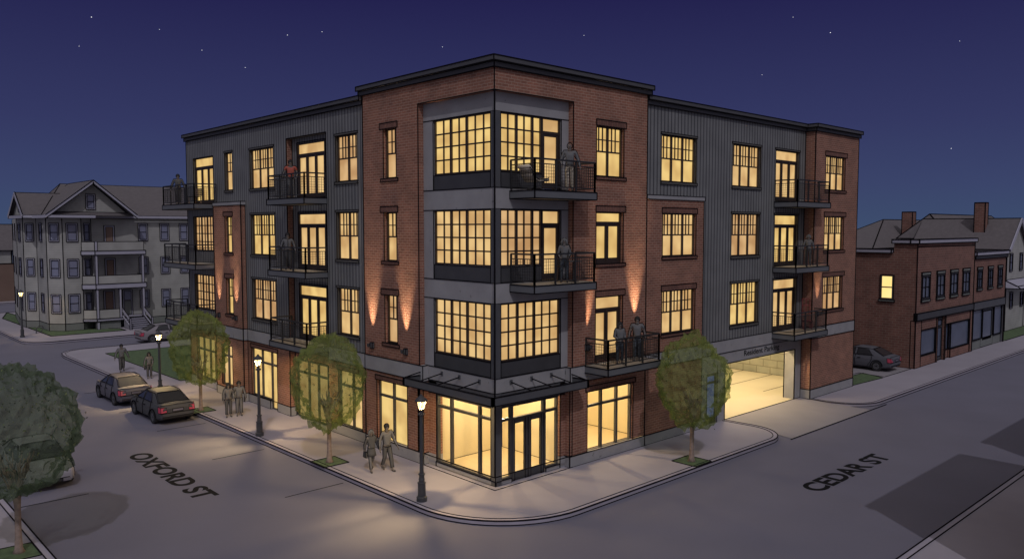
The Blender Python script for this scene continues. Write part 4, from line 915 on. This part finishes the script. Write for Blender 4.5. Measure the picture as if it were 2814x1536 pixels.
# ------------------------------------------------------------------ cream triple decker (far left)
H = thing('triple_decker_house', 'cream clapboard three storey house with grey roof and stacked porches', 'house', (0, 59, 0)); OFF = Vector((0, 59, 0))
class MH(MB):
    def build(s, name, parent=None, smooth=False, **p):
        r = parent
        while r is not None and r.parent: r = r.parent
        off = Vector(r.location) if r is not None else Vector()
        s.v = [tuple(Vector(v)-off) for v in s.v]; return MB.build(s, name, parent, smooth, **p)
HI = .05
def hwin(F, u, w, z0, z1, root=H, glass='dglass', tr='whitetrim', d=.0, ik=HI):
    f = MH(); p = MH(); a, b = u-w/2, u+w/2; W = .12
    for q in ((a, a+W, z0, z1), (b-W, b, z0, z1), (a+W, b-W, z1-W, z1), (a+W, b-W, z0, z0+W)): F.box(f, q[0], q[1], -.02, .06, q[2], q[3], tr)
    F.box(f, a+W, b-W, .0, .045, (z0+z1)/2-.03, (z0+z1)/2+.03, 'ink'); F.rect(f, a, b, z0, z1, .065, ik*.8); F.rect(f, a+W, b-W, z0+W, z1-W, .065, ik*.7)
    F.quad(p, a+W, b-W, z0+W, z1-W, .02, glass); o = f.build('window', root); p.build('pane', o)
w = MH(); fd = MH()
foot = [(-.2, 74.6), (-1.5, 66.1), (-1.5, 63.6), (-.6, 62.7), (-.56, 59.4), (.46, 58.25), (2.0, 58.28), (3.05, 59.2), (32, 59.2)]
segw = [1, 1, 1, 1, 1, 1, 1, 0]
ZW = ((8.0, 9.65), (4.8, 6.45), (1.6, 3.3))
for i, (a, b) in enumerate(zip(foot, foot[1:])):
    A, Bv = Vector(a), Vector(b); t_ = (Bv-A).normalized(); F = Fac(a, t_, (t_.y, -t_.x)); Ln = (Bv-A).length
    F.quad(w, 0, Ln, .65, 10.1, 0, 'cream'); F.quad(fd, 0, Ln, -.02, .65, .01, 'found')
    w.ink((*a, 0), (*a, 10.1), HI); w.ink((*a, .65), (*b, .65), HI*.8); w.ink((*a, 0.01), (*b, .01), HI*.8)
    if segw[i]:
        for z0, z1 in ZW: hwin(F, Ln*(.5 if i else .25), min(.98, Ln*.62), z0, z1)
        if i == 0:
            for z0, z1 in ZW: hwin(F, Ln*.75, .9, z0, z1)
    else:
        for x in (7.6, 9.6, 11.45, 14):
            for z0, z1 in ZW: hwin(F, x-3.05, .86, z0, z1)
        for z0, z1 in ((8.0, 9.45), (4.9, 6.4)):
            f = MH(); F.box(f, 1.1, 2.0, -.02, .06, z0-.9, z1, 'whitetrim', .04); F.box(f, 1.25, 1.85, .0, .075, z0-.9, z1-.15, 'doorbrown', .03); f.build('door', H)
        f = MH(); F.box(f, .9, 1.85, -.02, .06, .95, 3.4, 'whitetrim', .04); F.box(f, 1.05, 1.7, 0, .075, .95, 3.3, 'doorbrown', .03); f.build('door', H)
        f = MH(); F.box(f, 2.55, 3.42, -.02, .06, .95, 3.4, 'whitetrim', .04); F.box(f, 2.68, 3.3, 0, .075, 1.05, 2.35, 'found', .03); F.box(f, 2.68, 3.3, 0, .075, 2.42, 3.28, 'dglass', .03); f.build('door', H)
w.face([(-.2, 74.6, 0), (32, 74.6, 0), (32, 74.6, 10.1), (-.2, 74.6, 10.1)], 'cream'); w.build('wall', H); fd.build('foundation', H)
rf = MH(); ik = HI
def roofface(pts, mat='shingle'):
    rf.face(pts, mat); rf.inks([tuple(p) for p in pts], ik, True)
E_ = 10.36
roofface([(2.3, 66, 13.5), (32, 66, 13.5), (32, 58.8, E_), (-1.0, 58.9, E_)]); roofface([(2.3, 66, 13.5), (-1.0, 58.9, E_), (.8, 75, E_)]); roofface([(2.3, 66, 13.5), (32, 66, 13.5), (32, 75, E_), (.8, 75, E_)])
roofface([(2.9, 57.45, 13.5), (2.9, 65.5, 13.5), (-1.0, 65.5, E_), (-1.0, 57.45, E_)]); roofface([(2.9, 57.45, 13.5), (2.9, 65.5, 13.5), (6.55, 65.5, E_), (6.55, 57.45, E_)])
roofface([(-2.05, 63.35, 12.45), (2.0, 63.35, 12.45), (-.6, 60.6, E_), (-2.05, 60.6, E_)]); roofface([(-2.05, 63.35, 12.45), (2.0, 63.35, 12.45), (-.6, 66.3, E_), (-2.05, 66.3, E_)])
rf.face([(-.5, 58.3, 10.3), (6.2, 58.3, 10.3), (2.9, 58.3, 13.3)], 'cream'); rf.face([(-1.75, 60.8, 10.3), (-1.75, 66.1, 10.3), (-1.75, 63.35, 12.3)], 'cream')
for a, b in (((2.9, 57.4, 13.36), (-1.02, 57.4, 10.22)), ((2.9, 57.4, 13.36), (6.58, 57.4, 10.26)), ((-2.1, 63.35, 12.33), (-2.1, 60.55, 10.25)), ((-2.1, 63.35, 12.33), (-2.1, 66.35, 10.25))):
    rf.bar(a, b, .10, 'whitetrim', .30); rf.ink(Vector(a)+Vector((0, -.06, -.16)), Vector(b)+Vector((0, -.06, -.16)), ik); rf.ink(Vector(a)+Vector((0, -.06, .16)), Vector(b)+Vector((0, -.06, .16)), ik)
roofh = rf.build('roof', H)
ev = MH()
for a, b in (((-2.05, 60.6), (-2.05, 66.3)), ((-2.05, 60.6), (-1.35, 60.4)), ((-1.35, 60.4), (-1.05, 57.4)), ((-1.05, 57.4), (2.95, 57.4)), ((2.95, 57.4), (3.2, 58.7)), ((3.2, 58.7), (32, 58.7))): ev.bar((*a, 10.22), (*b, 10.22), .12, 'whitetrim', .26); ev.ink((*a, 10.36), (*b, 10.36), ik); ev.ink((a[0], a[1]-.05, 10.09), (b[0], b[1]-.05, 10.09), ik)
ev.face([(-1.05, 57.4, 10.10), (3.1, 57.4, 10.10), (3.3, 59.2, 10.10), (-1.05, 59.6, 10.10)], 'whitetrim'); ev.face([(-2.05, 66.3, 10.10), (-2.05, 60.6, 10.10), (-.5, 60, 10.1), (-.5, 66, 10.1)], 'whitetrim')
ev.face([(-1.0, 57.5, 10.35), (2.9, 57.5, 10.35), (2.5, 58.3, 10.66), (-.1, 58.3, 10.66)], 'shingle'); ev.face([(2.9, 57.5, 10.35), (6.4, 58.0, 10.35), (6, 58.3, 10.62), (2.5, 58.3, 10.66)], 'shingle'); ev.inks([(-.1, 58.28, 10.66), (2.5, 58.28, 10.66), (6, 58.28, 10.62)], ik)
ev.build('eaves', H)
G_ = Fac((0, 58.3), (1, 0), (0, -1)); hwin(G_, 2.85, .8, 10.9, 12.3)
G2 = Fac((-1.75, 0), (0, 1), (-1, 0)); hwin(G2, 63.3, .6, 10.7, 11.5)
po = MH(); FP = Fac((0, 57.5), (1, 0), (0, -1))
for z0, z1 in ((.74, .96), (3.68, 4.12), (6.78, 7.14)):
    po.prism([(1.9, 58.2), (2.85, 57.45), (7.25, 57.45), (7.25, 59.2), (3.0, 59.2)], z0, z1, 'whitetrim', HI)
po.prism([(2.9, 57.6), (4.9, 57.6), (4.9, 59.1), (3.1, 59.1)], 0, .74, 'found'); po.box(2.86, 57.5, 0, 3.1, 57.7, .74, 'whitetrim', .03)
for x in (2.86, 6.86): FP.box(po, x, x+.22, -.22, 0, .96, 6.78, 'whitetrim', .035)
FP.box(po, 4.82, 5.02, -.2, 0, .96, 3.68, 'whitetrim', .035); FP.box(po, 2.86, 3.08, -.22, .0, 7.14, 8.0, 'whitetrim', .03)
for z0, z1, x1 in ((.97, 1.80, 4.82), (4.13, 4.90, 6.86), (7.15, 7.98, 7.1)):
    FP.box(po, 3.08, x1, -.14, -.04, z0, z1, 'cream', .035); po.hexa([(1.95, 58.18, z0), (2.86, 57.55, z0), (2.86, 57.65, z0), (1.98, 58.28, z0), (1.95, 58.18, z1), (2.86, 57.55, z1), (2.86, 57.65, z1), (1.98, 58.28, z1)], 'cream', .035)
    if x1 > 6: po.box(7.0, 57.6, z0, 7.1, 59.2, z1, 'cream', .03)
po.build('porch', H)
st = MH()
for i in range(6): z1 = .9*(6-i)/6; st.box(5.15, 57.4-.36*(i+1), 0, 6.9, 57.4-.36*i, z1, 'whitetrim', .035)
for x in (5.05, 6.95):
    for zz in (.25, .75, .95): st.bar((x, 57.45, .95+zz-.1), (x, 55.35, .15+zz-.1), .07, 'whitetrim')
    st.ink((x, 57.45, 1.85), (x, 55.35, 1.05), .04); st.box(x-.06, 55.28, 0, x+.06, 55.4, 1.05, 'whitetrim', .03)
st.build('stairs', H)
# bent hoop by the lawn edge
q = MB(); t = thing('bike_rack', 'small black bent hoop bike rack at the lawn edge by the far lamp', 'bike rack', (-1.6, 58.3, 0))
q.tube([(-.25, 0, 0), (-.22, 0, .45), (0, 0, .68), (.25, 0, .62), (.32, 0, .4)], .04, 'lampmetal', 8); q.tube([(.15, 0, 0), (.18, 0, .25), (.32, 0, .4)], .03, 'lampmetal', 8); q.build('hoop', t)
# building far left
t = thing('background_building', 'low brown building with pale upper storey behind the cream house', 'building', (-2, 96, 0))
q = MH(); q.box(-14, 96, -.1, 9, 106, 4.75, 'tan', .08); q.build('wall', t)
q = MH(); q.box(-14, 96.3, 4.75, 3.75, 106, 6.4, 'cream', .08); q.box(3.75, 96.3, 4.75, 9, 106, 6.4, 'dglass2', .08); q.build('upper_wall', t)
q = MH(); q.hexa([(-14.3, 95.9, 6.4), (9.3, 95.9, 6.4), (9.3, 106, 6.4), (-14.3, 106, 6.4), (-14.3, 99, 9.7), (9.3, 99, 9.7), (9.3, 103, 9.7), (-14.3, 103, 9.7)], 'shingle', .08); q.build('roof', t)

# ------------------------------------------------------------------ storefronts (right)
S1 = thing('brick_storefront', 'two storey brick storefront building with one glowing yellow side window', 'storefront building', (35.95, -.95, 0))
FS = FR(-.95); FW = Fac((35.95, 0), (0, 1), (-1, 0))
q = MH()
FS.wall(q, 35.95, 46.95, 3.63, 8.2, [], 'brickfar'); q.face([(35.95, -.95, 0), (35.95, .55, 0), (35.95, .55, 8.2), (35.95, -.95, 8.2)], 'brickfar')
q.face([(35.95, .55, 0), (35.95, 12, 0), (35.95, 12, 7.56), (35.95, .55, 7.56)], 'brickfar'); q.face([(35.95, .55, 7.5), (46.95, .55, 7.5), (46.95, .55, 8.2), (35.95, .55, 8.2)], 'brickfar'); q.box(36.0, .5, 7.3, 46.9, 11, 7.5, 'shingle')
for a, b in ((35.965, 36.95), (39.75, 39.95), (41.35, 41.5), (46.5, 46.95)): FS.box(q, a, b, -.3, 0, 0, 3.15, 'brickfar', .04)
FS.box(q, 36.95, 39.75, -.3, -.03, 2.45, 3.15, 'brickfar', .04); FS.box(q, 41.5, 46.5, -.3, -.03, 2.5, 3.15, 'brickfar', .04)
FS.box(q, 36.95, 39.75, -.3, -.03, 0, .7, 'brickfar', .04); FS.box(q, 42.6, 46.5, -.3, -.03, 0, .62, 'brickfar', .04); FS.box(q, 41.5, 42.6, -.35, -.2, 0, .62, 'brickfar', .04)
q.inks([FW.P(-.95, .01, 0), FW.P(-.95, .01, 8.2)], .04); q.ink(FS.P(46.95, .01, 0), FS.P(46.95, .01, 8.2), .06); q.ink(FS.P(35.95, .01, 8.0), FS.P(46.95, .01, 7.95), .04); q.build('wall', S1)
q = MH(); FS.box(q, 35.8, 47.1, -.4, .15, 8.2, 8.47, 'whitetrim', .05); q.box(35.82, -.54, 8.21, 36.2, .65, 8.46, 'whitetrim', .05); q.box(35.8, .66, 7.56, 36.2, 12, 7.82, 'whitetrim', .05); q.build('parapet_cap', S1)
q = MH(); FS.box(q, 35.95, 46.95, -.1, .08, 3.15, 3.63, 'panel', .05); q.build('fascia', S1)
for u in (37.4, 40.1, 42.7, 45.2):
    hwin(FS, u, 1.45, 4.5, 6.1, S1, 'dglass2', 'panel', ik=.05); f = MH(); FS.box(f, u-.75, u+.75, 0, .07, 6.1, 6.3, 'found', .04); FS.box(f, u-.75, u+.75, 0, .09, 4.33, 4.5, 'found', .04); FS.box(f, u-.03, u+.03, .02, .07, 4.6, 6.0, 'ink'); f.build('lintel', S1)
f = MH(); FS.quad(f, 36.95, 39.75, .7, 2.45, -.1, 'dglass2'); FS.rect(f, 37.05, 39.65, .75, 2.42, -.05, .06); f.build('shop_window', S1)
f = MH(); FS.quad(f, 42.6, 46.5, .62, 2.5, -.1, 'dglass2'); FS.rect(f, 42.65, 46.4, .65, 2.45, -.05, .06); f.build('shop_window', S1)
f = MH(); FS.quad(f, 41.5, 42.6, .62, 2.5, -.25, 'dglass2'); FS.rect(f, 41.5, 42.6, .62, 2.5, -.2, .06); f.build('shop_window', S1)
f = MH(); FS.box(f, 39.95, 41.35, -.4, -.2, .05, 3.0, 'post', .04); FS.box(f, 40.25, 41.1, -.2, -.17, .3, 2.3, 'dglass2', .04); FS.box(f, 40.25, 41.1, -.2, -.17, 2.45, 2.85, 'dglass2', .04); f.build('door', S1)
f = MH(); p = MH(); FW.box(f, .48, 1.36, -.05, .05, 4.45, 6.1, 'panel', .03); FW.box(f, .40, 1.44, -.05, .1, 4.32, 4.45, 'found', .03); o = f.build('window', S1)
FW.quad(p, .6, 1.24, 4.57, 5.24, .06, 'litfar'); FW.quad(p, .6, 1.24, 5.32, 6.0, .06, 'litfar'); p.build('pane', o)
S2 = thing('brick_storefront', 'narrow two storey brick storefront with three upper windows, right of the larger one', 'storefront building', (46.95, -.95, 0))
q = MH(); FS.wall(q, 46.96, 54.6, 3.63, 7.0, [], 'brickfar'); q.face([(54.6, -.95, 0), (54.6, 9, 0), (54.6, 9, 7.3), (54.6, -.95, 7.3)], 'brickfar'); q.box(46.96, -.9, 6.9, 54.5, 9, 7.1, 'shingle'); q.ink(FS.P(54.6, .01, 0), FS.P(54.6, .01, 7.4), .06)
FS.box(q, 46.96, 54.6, -.3, -.12, 0, .75, 'found', .03); q.build('wall', S2)
q = MH(); FS.box(q, 46.96, 54.75, -.3, .10, 6.9, 7.15, 'panel', .05); FS.box(q, 46.96, 54.8, -.3, .18, 7.15, 7.42, 'whitetrim', .05); q.build('parapet_cap', S2)
q = MH(); FS.box(q, 46.98, 54.6, -.1, .08, 3.05, 3.65, 'post', .05); q.build('fascia', S2)
for u in (48.2, 50.7, 53.1):
    hwin(FS, u, 1.1, 4.65, 6.1, S2, 'dglass2', 'panel', ik=.05); f = MH(); FS.box(f, u-.6, u+.6, 0, .07, 6.1, 6.28, 'found', .04); FS.box(f, u-.6, u+.6, 0, .09, 4.5, 4.65, 'found', .04); FS.box(f, u-.03, u+.03, .02, .07, 4.7, 6.0, 'ink'); f.build('lintel', S2)
for a, b in ((47.35, 49.4), (52.3, 54.2)): f = MH(); FS.quad(f, a, b, .75, 3.05, -.1, 'dglass2'); FS.rect(f, a, b, .75, 3.05, -.06, .06); f.build('shop_window', S2)
f = MH(); FS.box(f, 46.96, 47.35, -.2, -.05, 0, 3.05, 'post'); f.build('pilaster', S2); f = MH(); FS.box(f, 54.2, 54.58, -.2, -.05, 0, 3.05, 'post'); f.build('pilaster', S2); f = MH(); FS.box(f, 49.4, 52.3, -.35, -.15, .02, 3.05, 'post', .05); FS.box(f, 49.8, 51.85, -.15, -.12, .6, 2.8, 'dglass2', .05); f.build('door', S2)
# houses behind the storefronts
S3 = thing('gabled_house', 'pale green gabled house with brick chimney at the right edge', 'house', (64.4, .9, 0)); GF = Fac((0, .9), (1, 0), (0, -1))
q = MH(); q.face([(61.6, .9, 0), (67.4, .9, 0), (67.4, .9, 7.35), (64.4, .9, 9.9), (61.6, .9, 7.35)], 'cream'); q.face([(61.6, .9, 0), (61.6, 9, 0), (61.6, 9, 7.35), (61.6, .9, 7.35)], 'cream'); q.box(67.2, .9, 0, 78, 9, 7, 'cream'); q.ink((61.6, .88, 0), (61.6, .88, 7.4), .07); q.build('wall', S3)
q = MH(); q.face([(61.3, .6, 7.3), (64.4, .6, 10.1), (64.4, 5.9, 10.1), (61.3, 5.9, 7.3)], 'shingle'); q.face([(67.5, .6, 7.3), (64.4, .6, 10.1), (64.4, 9, 10.1), (67.5, 9, 7.3)], 'shingle'); q.face([(61.3, 5.9, 7.3), (64.4, 5.9, 10.1), (64.4, 9, 10.1), (61.3, 9, 7.3)], 'shingle')
q.inks([(61.3, 9, 7.3), (61.3, .6, 7.3), (64.4, .6, 10.1), (67.5, .6, 7.3)], .07); q.ink((64.4, .6, 10.1), (64.4, 9, 10.1), .07)
for a, b in (((61.3, .55, 7.25), (64.4, .55, 10.0)), ((67.5, .55, 7.25), (64.4, .55, 10.0))): q.bar(a, b, .1, 'whitetrim', .3)
r = q.build('roof', S3)
q = MH(); q.box(63.0, 3.15, 8.7, 63.8, 4.05, 11.55, 'brickfar', .06); q.build('chimney', r)
for u, z0, z1 in ((62.8, 5.35, 6.95), (65.8, 5.35, 6.95), (63.2, 2.0, 3.45), (66.4, 2.0, 3.3)): hwin(GF, u, .85, z0, z1, S3, 'dglass', 'whitetrim', ik=.06)
q = MH(); q.hexa([(61.2, -.4, 3.9), (72, -.4, 3.9), (72, .9, 3.9), (61.2, .9, 3.9), (61.4, -.1, 4.1), (72, -.1, 4.1), (72, .9, 4.6), (61.4, .9, 4.6)], 'whitetrim', .06); q.build('porch_roof', S3)
def hiphouse(x0, x1, y0, y1, ze, zr, rx0, rx1, label, chim=None):
    t = thing('hip_roof_house', label, 'house', (x0, y0, 0)); ym = (y0+y1)/2
    q = MH(); q.box(x0+.3, y0+.3, 0, x1-.3, y1-.3, ze, 'cream'); q.build('wall', t)
    q = MH()
    for pts in ([(x0, y0, ze), (x0, y1, ze), (rx0, ym, zr)], [(x0, y0, ze), (x1, y0, ze), (rx1, ym, zr), (rx0, ym, zr)], [(x0, y1, ze), (x1, y1, ze), (rx1, ym, zr), (rx0, ym, zr)], [(x1, y0, ze), (x1, y1, ze), (rx1, ym, zr)]): q.face(pts, 'shingle'); q.inks(pts, .07, True)
    r = q.build('roof', t)
    if chim: q = MH(); x, y, a, b, z0, z1 = chim; q.box(x-a, y-b, z0, x+a, y+b, z1, 'brickfar', .06); q.build('chimney', r)
hiphouse(63.6, 86, 6.2, 11.2, 8.2, 10.6, 65.2, 84, 'grey hipped roof rising directly behind the larger brick storefront')
hiphouse(60.5, 90, 12.2, 18.6, 7.2, 10.15, 70.8, 86, 'grey roof with square brick chimney farthest back behind the storefronts', (71.2, 12.9, .45, .54, 7.6, 10.95))
# brick row across the right street, just out of frame, whose roofs shade the road
for x0, x1, lab in ((4.1, 13.1, 'flat roofed brick row house across the right street, nearer one'), (15.9, 30, 'flat roofed brick row house across the right street, farther one')):
    t = thing('row_house', lab, 'house', (x0, -15.6, 0)); q = MH(); q.box(x0, -26, 0, x1, -15.6, 7.25, 'brickfar'); q.build('wall', t)
    q = MH(); q.box(x0-.1, -26.1, 7.25, x1+.1, -15.5, 7.54, 'whitetrim'); q.build('parapet_cap', t); F = Fac((0, -15.6), (1, 0), (0, 1))
    for k in range(int((x1-x0)/2.8)):
        for z in (1, 4.2): hwin(F, x0+1.6+2.8*k, 1.1, z, z+1.7, t, 'dglass2', 'whitetrim')

# ------------------------------------------------------------------ sky, stars, light
CAM = Vector((-18.543, -20.764, 9.200)); f_, pi_, ya_ = 2185.0, .06426, .82067
cy, sy, cp, sp = math.cos(ya_), math.sin(ya_), math.cos(pi_), math.sin(pi_)
fw = Vector((cy*cp, sy*cp, -sp)); rt = Vector((sy, -cy, 0)); up = rt.cross(fw)
for x, y, r in ((230, 44, 1.1), (401, 75, .8), (199, 117, .7), (508, 127, .8), (617, 171, .8), (723, 89, .9), (810, 81, .9), (1113, 119, .8), (1469, 90, .8), (1995, 44, .8), (2089, 83, 1.1), (2414, 104, .7), (1917, 189, .7), (2393, 374, .9)):
    d = (fw+rt*((x*1.0924-1407)/f_)-up*((y*1.0924-768)/f_)).normalized(); L = bpy.data.meshes.new('star'); bm = bmesh.new(); bmesh.ops.create_icosphere(bm, subdivisions=2, radius=r*.29); bm.to_mesh(L); bm.free()
    if 'star' not in M: M['star'] = lit('starlight', (.85, .85, 1), (1, 1, 1), 1.6)
    L.materials.append(M['star']); o = bpy.data.objects.new('star', L); COL.objects.link(o); o.location = CAM+d*800; tag(o, 'tiny white star in the dark blue night sky', 'star', 'stars scattered over the night sky')
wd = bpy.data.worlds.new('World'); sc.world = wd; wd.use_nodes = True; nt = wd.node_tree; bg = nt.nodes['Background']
tc = N(nt, 'ShaderNodeTexCoord'); s = N(nt, 'ShaderNodeSeparateXYZ'); nt.links.new(tc.outputs['Generated'], s.inputs[0])
SKY = [(0, (.046, .074, .150)), (.05, (.043, .058, .142)), (.12, (.034, .040, .120)), (.27, (.0168, .0158, .076)), (.38, (.035, .031, .085)), (.60, (.195, .188, .203)), (1, (.26, .25, .275))]  # top stops brightened above the frame as added fill for the shadows
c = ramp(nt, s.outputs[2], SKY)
# glow added to the unseen sky behind the viewer to brighten the facades
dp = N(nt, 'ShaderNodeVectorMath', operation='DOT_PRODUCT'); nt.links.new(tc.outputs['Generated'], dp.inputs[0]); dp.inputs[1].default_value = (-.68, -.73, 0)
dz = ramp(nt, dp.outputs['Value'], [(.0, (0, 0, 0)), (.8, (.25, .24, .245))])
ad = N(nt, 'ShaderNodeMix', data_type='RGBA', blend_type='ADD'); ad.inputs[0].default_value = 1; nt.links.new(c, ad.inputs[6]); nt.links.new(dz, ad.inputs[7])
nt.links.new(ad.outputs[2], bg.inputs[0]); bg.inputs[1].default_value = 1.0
sun = bpy.data.lights.new('moonlight', 'SUN'); sun.energy = .78; sun.angle = R_(.5); sun.color = (.96, .93, 1.0)
so = bpy.data.objects.new('moonlight', sun); COL.objects.link(so); az, el = R_(55), R_(47)
so.rotation_euler = Vector((math.cos(az)*math.cos(el), math.sin(az)*math.cos(el), -math.sin(el))).to_track_quat('-Z', 'Y').to_euler()
cam = bpy.data.cameras.new('camera'); co_ = bpy.data.objects.new('camera', cam); COL.objects.link(co_); sc.camera = co_
cam.sensor_width = 36; cam.lens = f_/2814*36; cam.clip_end = 3000; cam.clip_start = .1
co_.matrix_world = Matrix((rt.to_4d(), up.to_4d(), (-fw).to_4d(), (0, 0, 0, 1))).transposed(); co_.matrix_world.translation = CAM
for i in range(3):
    for j, v in enumerate((rt, up, -fw)): pass
mw = Matrix.Identity(4)
for i in range(3): mw[i][0], mw[i][1], mw[i][2], mw[i][3] = rt[i], up[i], -fw[i], CAM[i]
co_.matrix_world = mw
sc.view_settings.view_transform = 'Standard'; sc.view_settings.look = 'None'; sc.view_settings.exposure = 0; sc.view_settings.gamma = 1
sc.cycles.max_bounces = 6; sc.cycles.transparent_max_bounces = 16; sc.cycles.sample_clamp_indirect = 3; sc.cycles.use_denoising = True
